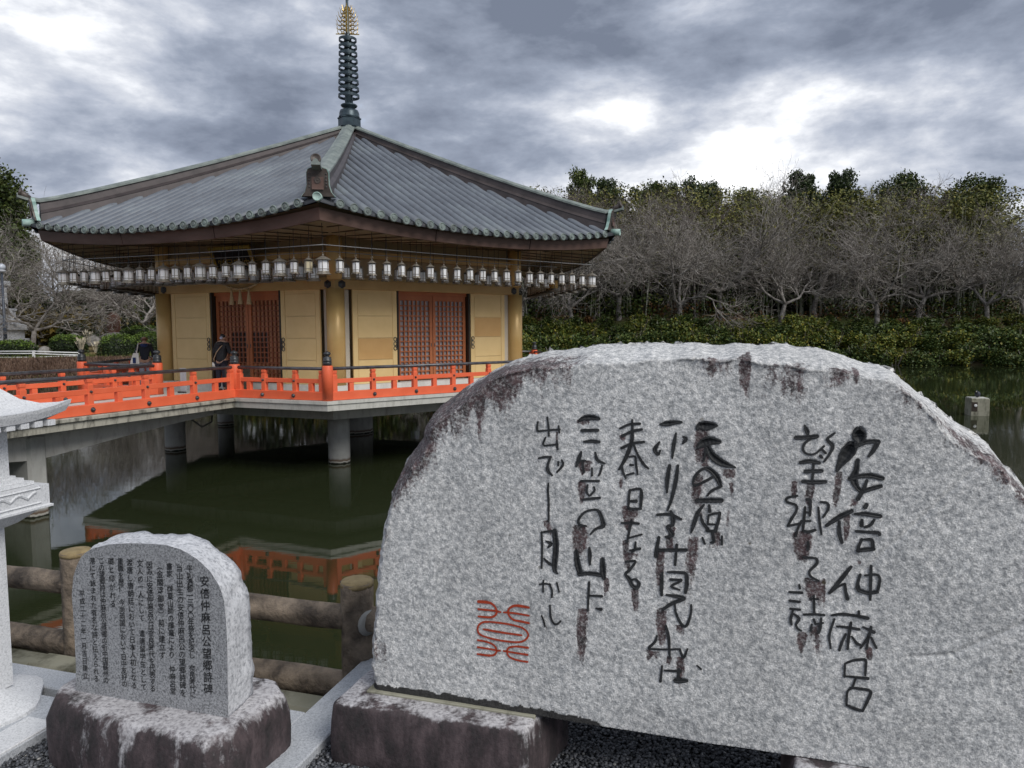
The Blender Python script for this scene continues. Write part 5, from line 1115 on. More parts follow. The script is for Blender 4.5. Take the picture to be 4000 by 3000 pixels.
for st in [(2706, 2765, 1665, 1860, 1.0), (2695, 2740, 1850, 2120, .85), (2690, 2720, 2090, 2480, .75), (2810, 2870, 1830, 1900, .95), (2830, 2855, 1880, 2000, .7), (2745, 2800, 2075, 2160, .6), (2815, 2830, 1990, 2190, .6),
           (2270, 2325, 1640, 1665, .95), (2255, 2330, 1800, 1880, .9), (2262, 2300, 1878, 2010, 1.05), (2243, 2300, 2050, 2240, 1.1), (2350, 2375, 2255, 2360, .95), (2265, 2310, 2380, 2620, .7), (2262, 2282, 2240, 2330, .5),
           (2452, 2500, 1985, 2070, 1.0), (2438, 2470, 2115, 2240, .85), (2460, 2500, 2160, 2200, .7), (2462, 2500, 2300, 2390, .95), (2425, 2450, 1700, 1720, .8), (2440, 2455, 1870, 1920, .7),
           (2560, 2600, 2150, 2330, 1.0), (2570, 2605, 2380, 2530, 1.05), (2535, 2580, 2540, 2600, .8), (2610, 2635, 2560, 2620, .8), (2645, 2690, 2440, 2500, .8), (2600, 2640, 2095, 2160, .85), (2650, 2690, 2565, 2720, .75), (2615, 2645, 2060, 2110, .9),
           (3113, 3190, 2085, 2190, 1.1), (3165, 3195, 1890, 1960, .9), (3105, 3130, 1880, 1950, .8), (3260, 3290, 1845, 2010, .75), (3335, 3360, 1950, 1990, .8), (3310, 3340, 2010, 2090, .6), (3155, 3230, 2265, 2420, 1.0), (3100, 3150, 2470, 2580, .95), (3160, 3215, 2440, 2620, .65), (3375, 3400, 2535, 2575, .85), (3350, 3385, 2190, 2215, .6), (3225, 3245, 2260, 2420, .6),
           (2130, 2150, 2035, 2080, .9), (2170, 2185, 1690, 1770, .5), (2125, 2140, 2445, 2480, .6), (2870, 2925, 1385, 1590, 1.15), (2895, 2935, 1380, 1470, .9), (3320, 3370, 1440, 1520, .9), (2960, 3170, 1420, 1620, .52), (2740, 2850, 1400, 1500, .6), (3180, 3420, 1440, 1560, .5)]: streak(*st)
# upper left shoulder and left flank
edge = np.clip(1 - (dd - .03) / (.12 + .14 * sn2), 0, 1) * np.clip(1.35 - (S2 - SL) / .75, 0, 1)
run = np.clip(1 - (dd - .04) / (.07 + .42 * sn ** 2), 0, 1) * np.clip(1.15 - np.abs(S2 - (SL + .56)) / .40, 0, 1) * (.55 + .8 * sn2)
flank = np.clip((Z2 - 2.75) / .35, .45, 1); stain = np.maximum(stain, np.maximum(edge * 1.1 * flank * (.55 + .8 * sn2), run * 1.25))
stain = np.maximum(stain, np.clip(1 - (dd - .05) / .07, 0, 1) * .8 * np.clip((S2 - .35) / .3, 0, 1) * (.4 + sn))
crown = np.clip(1 - dd / .045, 0, 1) * np.clip((S2 - (SL + .3)) / .2, 0, 1); stain *= (1 - .75 * crown)
stain += .10 * (sn2 - .45)
soot = np.clip(1 - (Z2 - zbt[None]) / (.018 + .03 * fbm(S2 * 40, Z2 * 4, 95, 3)), 0, 1) * np.clip((-.36 - S2) / .08, 0, 1); soot = (soot > .25) * .95  # near-black band along the boulder's lower edge, left end only
V = EX[None, None] * S2[..., None] + EY[None, None] * Y2[..., None] + np.array([0, 0, 1.])[None, None] * Z2[..., None]
gi = np.arange(NS * NZ).reshape(NZ, NS); quads = np.stack([gi[:-1, :-1], gi[:-1, 1:], gi[1:, 1:], gi[1:, :-1]], -1).reshape(-1, 4)
# back and underside: loop round the grid's rim, carried back to a rough rear face
rim = np.concatenate([gi[0, ::-1][::4], gi[:, 0][::4], gi[-1, :][::4], gi[::-1, -1][::4]]); VR = V.reshape(-1, 3)[rim]
extra = []; n = len(rim); g = np.random.default_rng(8); cc_ = VR.mean(0)
for step, (back, shr) in enumerate(((.10, .0), (.24, .02), (.34, .07), (.38, .25))):
    T_ = VR.copy(); tt = T_ @ EY; want = np.maximum(tt, TF + back) if step < 3 else np.full(n, TF + back)
    T_ = T_ + EY[None] * (want - tt)[:, None]; T_ = T_ + (cc_ - T_) * shr * np.array([1, 1, 1]); T_ += g.normal(size=T_.shape) * .006; extra.append(T_)
base = NS * NZ; VV = np.concatenate([V.reshape(-1, 3)] + extra + [np.array([cc_ + EY * .45])]); Q = []
loops = [rim] + [base + i * n + np.arange(n) for i in range(4)]
for a_, b_ in zip(loops[:-1], loops[1:]): Q.append(np.stack([a_, np.roll(a_, -1), np.roll(b_, -1), b_], -1))
ctr = base + 4 * n; Q.append(np.stack([loops[-1], np.roll(loops[-1], -1), np.full(n, ctr), np.full(n, ctr)], -1)[:, :3].repeat(1, 0)[:, [0, 1, 2, 2]])
allq = np.concatenate([quads] + Q[:-1]); tris = np.stack([loops[-1], np.roll(loops[-1], -1), np.full(n, ctr)], -1)
stone = mk('boulder', VV, allq, 'monument_face', mono, True)
for nm, arr in (('stain', stain), ('soot', soot)):
    at_ = stone.data.attributes.new(nm, 'FLOAT', 'POINT'); full = np.zeros(len(VV), np.float32); full[:base] = np.clip(arr, 0, 1.3).ravel(); full[base:] = .25 if nm == 'stain' else 0; at_.data.foreach_set('value', full)
# closing fan of the rear
mk('boulder_rear', np.concatenate([VV[loops[-1]], VV[ctr:ctr + 1]]), np.stack([np.arange(n), np.roll(np.arange(n), -1), np.full(n, n)], -1), 'granite_rough', mono, True)

# supports below the boulder
def rough_box(name, corners, z0, z1, mat, seed, rnd=.03, amp=.012, label=None, cat=None, nseg=14, top_in=.0):
    """block with rounded worn edges from a ring of (s, t) corners"""
    g = np.random.default_rng(seed); pts = []; cs = np.array(corners, float)
    for i in range(len(cs)):
        a_, b_ = cs[i], cs[(i + 1) % len(cs)]; L = np.linalg.norm(b_ - a_)
        for u in np.linspace(0, 1, nseg, endpoint=False): pts.append(a_ + (b_ - a_) * u)
    pts = np.array(pts); c = pts.mean(0)
    for _ in range(max(1, int(rnd * 60))): pts = pts * .5 + (np.roll(pts, 1, 0) + np.roll(pts, -1, 0)) * .25
    n = len(pts); rings = []; H_ = z1 - z0
    nv = lambda sc_: (fbm(pts[:, 0] * sc_ + 9, pts[:, 1] * sc_ + 5, seed, 3) - .5)
    for q_, off in ((0, 0), (.12, .01), (.3, .012), (.5, .012), (.7, .008), (1 - rnd * 1.3 / H_, 0), (1 - rnd * .6 / H_, -.25 * rnd), (1 - rnd * .2 / H_, -.6 * rnd), (1, -1.1 * rnd)):
        dirs = pts - c; dl = np.linalg.norm(dirs, axis=1, keepdims=True); pr = pts + dirs / dl * (off + amp * 2 * (fbm(pts[:, 0] * 9 + q_ * 4, pts[:, 1] * 9 + q_ * 7, seed, 4) - .5)[:, None] - top_in * q_)
        rings.append([LW(p[0], p[1], z0 + H_ * q_) for p in pr])
    pr2 = c + (pts - c) * .55; rings.append([LW(p[0], p[1], z1 + .004 * float(nv(6)[i])) for i, p in enumerate(pr2)])
    b = MB(); b.loft(rings, True, True); o = b.mk(name, mat, None, True)
    return tag(o, label, cat)
rough_box('support_block', [(-1.385, 2.25), (-.635, 2.27), (-.555, 2.62), (-1.37, 2.66)], 1.96, 2.216, 'stained_block', 3, .016, .004, 'dark stained squared block under the plain end of the boulder', 'block')
rough_box('support_block', [(.24, 2.30), (1.0, 2.30), (1.0, 2.68), (.24, 2.66)], 1.96, 2.218, 'stained_block', 5, .016, .004, 'squared support block under the heavy end of the boulder', 'block')
b = MB(); slab(b, -1.29, -.62, 2.362, 2.60, 2.20, 2.2245, .003); o = b.mk('mortar_bed', 'old_concrete'); tag(o, 'thin mortar bed between the boulder and its stained block', 'mortar')

# ================================================================ SMALL INSCRIBED STONE
TS = 2.012; ZS0 = 2.25
front = [(297, 2706), (297, 2600), (290, 2450), (281, 2325), (287, 2252), (300, 2210), (318, 2175), (338, 2155), (363, 2142), (424, 2127), (475, 2123), (525, 2122), (590, 2124), (648, 2129), (709, 2147), (770, 2184), (822, 2233), (859, 2293), (875, 2346), (883, 2430), (888, 2529), (889, 2671), (892, 2800)]
backp = [(330, 2690), (325, 2560), (318, 2420), (312, 2300), (318, 2235), (335, 2190), (362, 2150), (390, 2128), (416, 2112), (462, 2092), (505, 2081), (566, 2077), (648, 2085), (729, 2087), (770, 2102), (812, 2118), (871, 2163), (928, 2216), (969, 2317), (977, 2407), (985, 2500), (990, 2600), (987, 2712)]
fs = np.array([onface(x, y, TS) for x, y in front]); bs = np.array([onface(x, y, TS + .165) for x, y in backp])
fs[0, 1] = fs[-1, 1] = ZS0; bs[0, 1] = bs[-1, 1] = ZS0
def resample(P, n):
    d = np.concatenate([[0], np.cumsum(np.linalg.norm(np.diff(P, axis=0), axis=1))]); t = np.linspace(0, d[-1], n); return np.stack([np.interp(t, d, P[:, 0]), np.interp(t, d, P[:, 1])], -1)
NQ = 140; fr_, bk_ = resample(fs, NQ), resample(bs, NQ)
stele = empty('inscribed_stele', LW(-1.98, TS + .08, ZS0), 'small upright granite stone with polished face and columns of fine black text', 'monument')
rings = []
for i, u in enumerate((0, .06, .2, .4, .6, .8, 1.0)):
    P = fr_ * (1 - u) + bk_ * u; nz_ = (fbm(np.arange(NQ) * .22 + i * .7, np.full(NQ, i * 1.3), 14, 4) - .5); c = P.mean(0); dv = P - c; dv /= np.linalg.norm(dv, axis=1, keepdims=True)
    amp_ = 0 if i == 0 else .03 * min(1, u * 3); Pn = P + dv * (nz_ * amp_)[:, None]; Pn[[0, -1], 1] = ZS0
    rings.append([LW(p[0], TS + .165 * u, max(p[1], ZS0)) for p in Pn])
b = MB(); b.loft(rings, False, True, closed=True); b.mk('stone_body', 'granite_rough', stele, True)
mk('polished_face', [LW(p[0], TS - .0006, p[1]) for p in fr_], [tuple(range(NQ))], 'granite_polished', stele)
COLS = [('安倍仲麻呂公望郷詩碑', (800, 2270), (815, 2690), 1.48), ('平城遷都一三〇〇年祭を記念し　奈良時代に', (742, 2220), (755, 2712), 1), ('当山出生の安倍仲麻呂公の望郷詩碑を', (702, 2218), (717, 2706), 1.06), ('書家　榊莫山師の揮毫により　仲麻呂堂', (663, 2212), (677, 2698), 1), ('︵金閣浮御堂︶前に建立す', (625, 2210), (636, 2558), 1.06),
        ('因みに安倍仲麻呂公は奈良時代を代表する', (585, 2206), (598, 2688), 1.03), ('文人の一人にして　遣唐留学生として', (548, 2200), (563, 2683), 1), ('渡唐し唐朝廷において日本人初となる', (508, 2196), (525, 2676), 1.03), ('重職を歴任　今尚両国において日中友好の', (472, 2192), (488, 2670), 1), ('礎と仰がれる', (435, 2192), (443, 2358), 1),
        ('この望郷詩は仲麻呂公帰郷の折中国蘇州の', (398, 2190), (416, 2656), 1), ('港にて詠まれた有名な詩と伝えられる', (362, 2190), (378, 2650), 1), ('平成二十二年一月吉日建立', (322, 2318), (335, 2638), .98)]
tcache = {}
for txt, p0, p1_, sc_ in COLS:
    a_, b_ = np.array(onface(*p0, TS)), np.array(onface(*p1_, TS)); n = len(txt); size = .0275 * sc_
    for i, ch in enumerate(txt):
        if ch == '　': continue
        ch2, rot = (ch, False)
        if ch in '︵︶': ch2, rot = ('（' if ch == '︵' else '）'), True
        if ch2 not in tcache: tcache[ch2] = text_mesh(ch2, 1.0, .009)
        tv, tf = tcache[ch2]; c = a_ + (b_ - a_) * i / (n - 1); V = []
        for v in tv:
            x, y = (v[0], v[1] - .38)
            if rot: x, y = (y, -x)
            y += x * .10                                     # slight rise of the brush hand
            V.append(LW(c[0] + x * size, TS - .0022, c[1] + y * size))
        mk('text_character', V, tf, 'ink_black', stele)
rough_box('stele_base', [(-2.435, 2.03), (-2.385, 1.945), (-1.95, 1.86), (-1.62, 1.865), (-1.565, 1.95), (-1.56, 2.24), (-1.64, 2.31), (-2.33, 2.30), (-2.44, 2.17)], 1.96, 2.25, 'stained_base', 9, .032, .016, 'rounded dark weathered boulder base carrying the small text stone', 'base', 9)

# ================================================================ STONE LANTERN
lant = empty('stone_lantern', LW(-3.02, 2.07, 2.0), 'pale new granite lantern with curved roof beside the small text stone', 'stone lantern')
cs_, ct_ = -3.022, 2.07
def sq(h, z, w=None): w = w or h; return [LW(cs_ - h, ct_ - w, z), LW(cs_ + h, ct_ - w, z), LW(cs_ + h, ct_ + w, z), LW(cs_ - h, ct_ + w, z)]
b = MB(); slab(b, -3.7, -2.552, 1.2, 2.277, 1.9, 2.03, .006); b.mk('ground_slab', 'granite_kerb', lant)
b = MB(); slab(b, -2.70, -2.556, 1.3, 2.117, 2.02, 2.036, .003); b.mk('pale_slab', 'granite_pale', lant)
b = MB(); rings = []
for r_, z in ((.30, 2.028), (.30, 2.045), (.27, 2.06), (.20, 2.085), (.16, 2.105)): rings.append([LW(cs_ + r_ * math.cos(t) * (1 + .04 * math.sin(6 * t)), ct_ + r_ * math.sin(t) * (1 + .04 * math.sin(6 * t)), z) for t in np.linspace(0, 2 * math.pi, 37)[:-1]])
b.loft(rings, True, True); b.mk('foot_stone', 'granite_pale', lant, False)
b = MB(); b.loft([sq(.135, 2.10), sq(.135, 2.80)], True, True); b.mk('shaft', 'granite_pale', lant)
b = MB(); rings = []
for r_, z in ((.14, 2.785), (.17, 2.80), (.21, 2.835), (.235, 2.855)): rings.append(sq(r_, z))
b.loft(rings, True, True); b.mk('lotus_bracket', 'granite_pale', lant)
b = MB(); b.loft([sq(.262, 2.857), sq(.262, 2.865), sq(.252, 2.87), sq(.252, 2.955)], True, True)
b.mk('platform_stone', 'granite_pale', lant)
for ex_, ey_ in ((1, 0), (0, -1)):
    nrm_ = EX * ex_ + EY * ey_; tn = EY * ex_ + EX * (-ey_) if ex_ else EX; c = LW(cs_, ct_, 2.912) + nrm_ * .253
    pts = [c + tn * x + np.array([0, 0, .022 * abs(math.sin(x * 42)) - .004]) for x in np.linspace(-.19, .19, 40)]
    b = MB(); b.tube(pts, .006, 5); b.tube([c + tn * -.21 + np.array([0, 0, -.03]), c + tn * .21 + np.array([0, 0, -.03])], .005, 4); b.tube([c + tn * -.21 + np.array([0, 0, .033]), c + tn * .21 + np.array([0, 0, .033])], .005, 4); b.mk('carving', 'granite_pale', lant)
b = MB(); b.loft([sq(.215, 2.957), sq(.215, 2.972), sq(.19, 2.972), sq(.19, 2.988), sq(.17, 2.988), sq(.17, 3.0)], True, True); b.mk('step_stone', 'granite_pale', lant)
b = MB(); b.loft([sq(.155, 3.0), sq(.155, 3.235)], True, True); b.mk('light_chamber', 'granite_pale', lant)
b = MB(); b.box(LW(cs_ + .156, ct_, 3.115), .09, .004, .08, EY, EX); b.mk('chamber_window', 'granite_kerb', lant)
b = MB(); rings = []
def roofring(h, z, lift):
    out = []
    for (a_, c_) in (((-1, -1), (1, -1)), ((1, -1), (1, 1)), ((1, 1), (-1, 1)), ((-1, 1), (-1, -1))):
        for u in np.linspace(0, 1, 8, endpoint=False):
            x = a_[0] + (c_[0] - a_[0]) * u; y = a_[1] + (c_[1] - a_[1]) * u; out.append(LW(cs_ + x * h, ct_ + y * h, z + lift * (abs(2 * u - 1) ** 2.5)))
    return out
for h_, z_, l_ in ((.24, 3.225, .0), (.305, 3.232, .035), (.318, 3.262, .035), (.322, 3.276, .04), (.29, 3.277, .028), (.24, 3.292, .012), (.19, 3.325, 0), (.145, 3.37, 0), (.10, 3.40, 0), (.06, 3.415, 0)): rings.append(roofring(h_, z_, l_))
b.loft(rings, True, True); b.mk('lantern_roof', 'granite_pale', lant)
for ex_ in (0, 1):
    for i in range(9):
        x = -.24 + .06 * i; c = LW(cs_ + (.265 if ex_ else x), ct_ + (x if ex_ else -.265), 3.222); b = MB(); b.box(c, .035 if ex_ else .018, .018 if ex_ else .035, .012, EX, EY); b.mk('rafter_end', 'granite_pale', lant)
b = MB(); b.lathe(LW(cs_, ct_, 3.41), [(.07, 0), (.08, .03), (.045, .05), (.075, .09), (.07, .14), (.0, .2)], 16); b.mk('jewel', 'granite_pale', lant, True)

# ================================================================ LOG FENCE BY THE POND
fence = empty('log_fence', LW(-2, 3.0, 1.8), 'low fence of round brown logs along the pond edge', 'fence')
ZP = 2.40; q1 = onz(300, 2150, ZP); q2 = onz(1387, 2272, ZP); s1_, s2_ = np.dot(q1, EX), np.dot(q2, EX); tF = (np.dot(q1, EY) + np.dot(q2, EY)) / 2; st_ = s2_ - s1_
for i in (-2, -1, 0, 1, 2, 3):
    s_ = s1_ + st_ * i
    log_mesh(LW(s_, tF, 1.55), LW(s_ + .004, tF, ZP), .078, seed=20 + i, rough=.05, n=18).mk('post', 'log_bark', fence, True)
    b = MB(); b.lathe(LW(s_ + .004, tF, ZP), [(.079, -.022), (.080, -.006), (.072, .006), (.03, .010), (.002, .011)], 18); b.mk('post_top', 'log_end', fence, True)
    if i < 2:
        for z, rr_, sd_ in ((2.215, .060, 40), (1.868, .066, 60))[:(2 if i < 1 else 1)]:
            log_mesh(LW(s_ + .03, tF, z + .004 * math.sin(i)), LW(s_ + st_ - .03, tF, z), rr_, seed=sd_ + i, rough=.11, n=14, m_=40).mk('rail', 'log_bark', fence, True)
# pale mortar collar where the rail enters the post behind the boulder
c = LW(s2_ + .075, tF - .03, 2.215); b = MB(); b.lathe(c, [(.058, 0), (.062, .008), (.04, .012)], 14, EX - EY * .5); b.mk('mortar_collar', 'concrete', fence, True)
# ================================================================ PLANTS
def segs_mesh(P0, P1, R0, R1, n):
    P0, P1 = np.array(P0), np.array(P1); R0, R1 = np.array(R0), np.array(R1); d = P1 - P0; L = np.linalg.norm(d, axis=1, keepdims=True) + 1e-9; d = d / L
    t = np.where(np.abs(d[:, 2:3]) < .9, np.array([[0, 0, 1.]]), np.array([[1., 0, 0]])); a = np.cross(d, t); a /= np.linalg.norm(a, axis=1, keepdims=True); b = np.cross(d, a)
    th = 2 * np.pi * np.arange(n) / n; c, s = np.cos(th), np.sin(th)
    ring = lambda P, Rr: P[:, None, :] + (a[:, None, :] * c[None, :, None] + b[:, None, :] * s[None, :, None]) * Rr[:, None, None]
    m = len(P0); V = np.concatenate([ring(P0, R0), ring(P1, R1)], 1).reshape(-1, 3); base = (np.arange(m) * 2 * n)[:, None]; j = np.arange(n)[None]; k = (j + 1) % n
    return V, np.stack([base + j, base + k, base + n + k, base + n + j], -1).reshape(-1, 4)
class Grow:
    def __init__(s, seed): s.g = np.random.default_rng(seed); s.t = []; s.w = []
    def branch(s, p, d, L, r, lvl, mx, spread, rise, kids, wander=.22):
        g = s.g; n = 5 if lvl < 2 else 4 if lvl < mx else 3; pts = [p]; d = d / np.linalg.norm(d); r0 = r
        for i in range(n):
            d = d + g.normal(size=3) * wander + np.array([0, 0, rise[min(lvl, len(rise) - 1)]]); d /= np.linalg.norm(d); q = pts[-1] + d * L / n; r1 = max(r0 * (1 - .55 * (i + 1) / n), .006)
            (s.t if lvl < 2 else s.w).append((pts[-1], q, max(r0 * (1 - .55 * i / n), .006), r1)); pts.append(q)
            if lvl < mx and (i >= 1 or lvl > 0):
                for _ in range(kids[min(lvl, len(kids) - 1)] if i < n - 1 else kids[min(lvl, len(kids) - 1)] + 1):
                    if g.random() < .75:
                        side = g.normal(size=3); side -= d * np.dot(side, d); side /= np.linalg.norm(side); ang = g.uniform(.45, .95) * spread
                        s.branch(q, d * math.cos(ang) + side * math.sin(ang), L * g.uniform(.50, .74), r1 * g.uniform(.58, .80), lvl + 1, mx, spread, rise, kids, wander)
        return s
def tree_objs(name, gr, sides, barkm, twigm, twig_min=.010):
    rt = empty(name, (0, 0, 0)); t = gr.t; V, Fc = segs_mesh([a[0] for a in t], [a[1] for a in t], [a[2] for a in t], [a[3] for a in t], 7); mk('trunk', V, Fc, barkm, rt, True, False)
    w = gr.w; V, Fc = segs_mesh([a[0] for a in w], [a[1] for a in w], [max(a[2], twig_min) for a in w], [max(a[3] * .8, twig_min * .7) for a in w], 3); mk('crown', V, Fc, twigm, rt, False, False)
    return rt
def cherry(seed, h=2.0, twigm='twig', tm=.009, kids=(2, 2, 1, 1), mx=4):
    gr = Grow(seed); g = gr.g; base = np.array([0, 0, -.3]); top = np.array([g.normal() * .25, g.normal() * .25, h]); mid = (base + top) / 2 + g.normal(size=3) * .12
    gr.t += [(base, mid, .26, .21), (mid, top, .21, .18)]
    n = int(g.integers(4, 6)); ph = g.random() * 6.28
    for i in range(n):
        a = ph + 2 * math.pi * i / n + g.normal() * .25; el = g.uniform(.35, .95); gr.branch(top, np.array([math.cos(a), math.sin(a), el]), g.uniform(3.8, 5.4), .135, 0, mx, 1.0, (.05, .02, .03, .04), kids, .22)
    return tree_objs('cherry_tree', gr, 4, 'bark_cherry', twigm, tm)
def tall_bare(seed, twigm='twig_purple'):
    gr = Grow(seed); g = gr.g; p = np.array([0, 0, -.4]); d = np.array([g.normal() * .06, g.normal() * .06, 1.]); r = .17
    for i in range(7):
        d = d + g.normal(size=3) * .06; d[2] = abs(d[2]); d /= np.linalg.norm(d); q = p + d * 1.5; gr.t.append((p, q, r, r * .86)); p, r = q, r * .86
        if i > 2:
            for _ in range(3):
                a = g.random() * 6.28; gr.branch(p, np.array([math.cos(a), math.sin(a), g.uniform(.6, 1.2)]), g.uniform(1.5, 2.3), r * .5, 1, 4, .95, (.02, .03, .04, .04), (2, 2, 2, 1), .20)
    gr.branch(p, d, 1.7, r, 1, 4, .9, (.03, .04, .05, .05), (2, 2, 2, 1), .2)
    return tree_objs('bare_tree', gr, 4, 'trunk_dark', twigm, .007)
def clump_points(centers, radii, per, g, shell=.55):
    out = []
    for c, r in zip(centers, radii):
        v = g.normal(size=(per, 3)); v /= np.linalg.norm(v, axis=1, keepdims=True); rr = r * (shell + (1 - shell) * g.random(per) ** .6); q = c + v * rr[:, None] * np.array([1, 1, .8]); q = q + g.normal(size=q.shape) * r * .22; out.append(q)
    return np.concatenate(out)
def evergreen(seed, H, Wd, leaf, per=230, nc=70, size=.17, conical=.3):
    g = np.random.default_rng(seed); rt = empty('evergreen_tree', (0, 0, 0)); gr = Grow(seed); p = np.array([0, 0, -.4]); d = np.array([0, 0, 1.]); r = .26; path = [p]
    for i in range(6): q = p + (d + g.normal(size=3) * .05) * H * .14; gr.t.append((p, q, r, r * .82)); p, r = q, r * .82; path.append(p)
    cs = []; rs = []
    for i in range(nc):
        z = H * g.uniform(.28, .97); prof = 1 - conical * (z / H) - .25 * abs(z / H - .55); a = g.random() * 6.28; rad = Wd * prof * math.sqrt(g.random()) * .95; c = np.array([math.cos(a) * rad, math.sin(a) * rad, z]); cs.append(c); rs.append(Wd * g.uniform(.14, .30))
        k = path[min(5, int(z / H * 6))]; gr.t.append((k, c, .06, .02))
    V, Fc = segs_mesh([a[0] for a in gr.t], [a[1] for a in gr.t], [a[2] for a in gr.t], [a[3] for a in gr.t], 6); mk('trunk', V, Fc, 'trunk_dark', rt, True, False)
    V, Fc = leafcards(clump_points(cs, rs, per, g), size, seed, 1.5, .3); mk('crown', V, Fc, leaf, rt, False, False); return rt
def bush(name, seed, rx, ry, h, leaf, n, size, lobes=7, sprigs=True):
    g = np.random.default_rng(seed); rt = empty(name, (0, 0, 0)); cs = []; rs = []
    for i in range(lobes): a = g.random() * 6.28; q = math.sqrt(g.random()) * .6; cs.append(np.array([math.cos(a) * rx * q, math.sin(a) * ry * q, h * g.uniform(.25, .62)])); rs.append(h * g.uniform(.34, .52))
    P = clump_points(cs, rs, n // lobes, g, .5); P = P[P[:, 2] > -.25]; V, Fc = leafcards(P, size, seed, 1.5, .4); mk('foliage', V, Fc, leaf, rt, False, False)
    P0 = []; P1 = []
    for i in range(14): a = g.random() * 6.28; P0.append((math.cos(a) * .1, math.sin(a) * .1, -.2)); P1.append((math.cos(a) * rx * .6, math.sin(a) * ry * .6, h * g.uniform(.5, 1.05)))
    V, Fc = segs_mesh(P0, P1, [.03] * 14, [.008] * 14, 4); mk('stems', V, Fc, 'twig', rt, False, False)
    return rt
def clipped(seed, rx, ry, h, n=2600):
    """clipped garden bush: tight rounded shell of small leaves, paler leaves on top"""
    g = np.random.default_rng(seed); rt = empty('clipped_bush', (0, 0, 0)); v = g.normal(size=(n * 2, 3)); v /= np.linalg.norm(v, axis=1, keepdims=True); v = v[v[:, 2] > -.1]; q = .86 + .16 * g.random(len(v)) + .08 * (fbm(v[:, 0] * 3 + 5, v[:, 1] * 3 + v[:, 2] * 2 + 5, seed, 3) - .5)
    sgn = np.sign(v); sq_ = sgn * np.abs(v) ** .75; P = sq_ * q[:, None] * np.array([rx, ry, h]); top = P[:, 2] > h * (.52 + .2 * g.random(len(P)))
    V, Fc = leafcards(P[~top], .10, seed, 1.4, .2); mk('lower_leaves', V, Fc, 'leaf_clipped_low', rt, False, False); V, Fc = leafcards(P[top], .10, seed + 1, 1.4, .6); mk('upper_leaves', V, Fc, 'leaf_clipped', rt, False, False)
    b = MB(); b.lathe((0, 0, 0), [(rx * .80, 0), (rx * .84, h * .4), (rx * .6, h * .75), (.1, h * .84)], 14); o = b.mk('dark_core', 'leaf_shade', rt, False, False); o.scale = (1, ry / rx, 1); return rt  # solid core under the leaves, coloured dark for the shade inside
first = {}
def plant(key, maker, X, Y, rz, sc, label, cat, group=None, z=None):
    o = first.get(key)
    if o is None: o = maker(); first[key] = o
    else: o = copy_tree(o)
    o.location = (X, Y, (float(terrain(X, Y)) if z is None else z)); o.rotation_euler = (0, 0, rz); o.scale = sc if hasattr(sc, '__len__') else (sc, sc, sc)
    for k_ in ('label', 'category', 'group'):
        if k_ in o: del o[k_]
    tag(o, label, cat, group); return o
g = np.random.default_rng(77); U = g.uniform
def SX(d, X): return float(shore(X)) + d
# --- shrubs on the far bank
for row, (d, step, sc0, sc1) in enumerate(((.1, 1.7, .85, 1.1), (2.8, 2.1, .9, 1.2), (5.6, 2.4, .8, 1.15), (8.8, 2.9, .7, 1.05))):
    X = -12.0 + row * .7
    while X < 62:
        i = int(U(0, 4)); lf = ('leaf_shrub', 'leaf_shrub_dark', 'leaf_shrub', 'leaf_shrub_dark')[i]
        plant(('shrub', i), lambda i=i, lf=lf: bush('shrub', 100 + i, 1.5, 1.5, 1.9, lf, 2600, .155), X + U(-.5, .5), SX(d + U(-.4, .4), X), U(0, 6.28), (U(sc0, sc1) * 1.15, U(sc0, sc1), U(sc0, sc1) * (1.05 if row < 3 else .85)), 'dense evergreen shrub in the hedge along the far water edge' if row < 2 else 'evergreen shrub on the bank slope below the cherry trees', 'shrub', 'shrubs along the far water edge' if row < 2 else 'shrubs on the far bank slope')
        X += step * U(.8, 1.2)
# rust-leaved bushes
for X, d in ((3, 10), (9, 11), (14.5, 9.5), (21, 11), (25, 10.5), (33, 10.5), (44, 9.0)):
    plant('rust', lambda: bush('bracken_clump', 140, 1.1, 1.1, 1.0, 'leaf_rust', 500, .18), X, SX(d, X), U(0, 6), U(.8, 1.3), 'rust brown bracken clump under the cherry trees', 'bracken', 'rust brown clumps under the trees')
# --- bare cherry trees: front row leaning to the water, second row above
for i, (X, d, sc, rz) in enumerate(((-6, 9.5, 1.15, .3), (1.0, 10.5, 1.2, 1.9), (7.0, 9.0, 1.25, 3.3), (12.5, 11.5, 1.35, .8), (18.5, 9.5, 1.2, 2.2), (24, 12, 1.45, 4.4), (30, 9.8, 1.2, 5.6), (35.5, 12, 1.4, 1.2), (41, 9.5, 1.25, 2.9), (46.5, 11.5, 1.35, .2), (52.5, 9.5, 1.2, 4.0), (58, 11, 1.3, 5.1))):
    k = i % 4; plant(('ch', k), lambda k=k: cherry(200 + k), X, SX(d, X), rz, sc, 'bare grey-twigged cherry tree spreading over the far bank shrubs', 'cherry tree', 'bare cherry trees on the far bank')
for i, (X, d, sc, rz) in enumerate(((-9, 24, 1.3, .9), (0.5, 23, 1.3, 2.2), (8, 25, 1.35, 3.9), (16, 23, 1.3, 5.0), (24, 25, 1.4, 1.4), (33, 24, 1.35, 4.1), (42, 25, 1.35, 3.0), (51, 24, 1.35, 2.0))):
    k = i % 3; plant(('ch2', k), lambda k=k: cherry(220 + k, 3.0, 'twig_purple', .008, (1, 2, 2, 1), 4), X, SX(d, X), rz, sc, 'taller bare tree with purplish twigs rising behind the bank cherries', 'bare tree', 'bare trees of the second row')
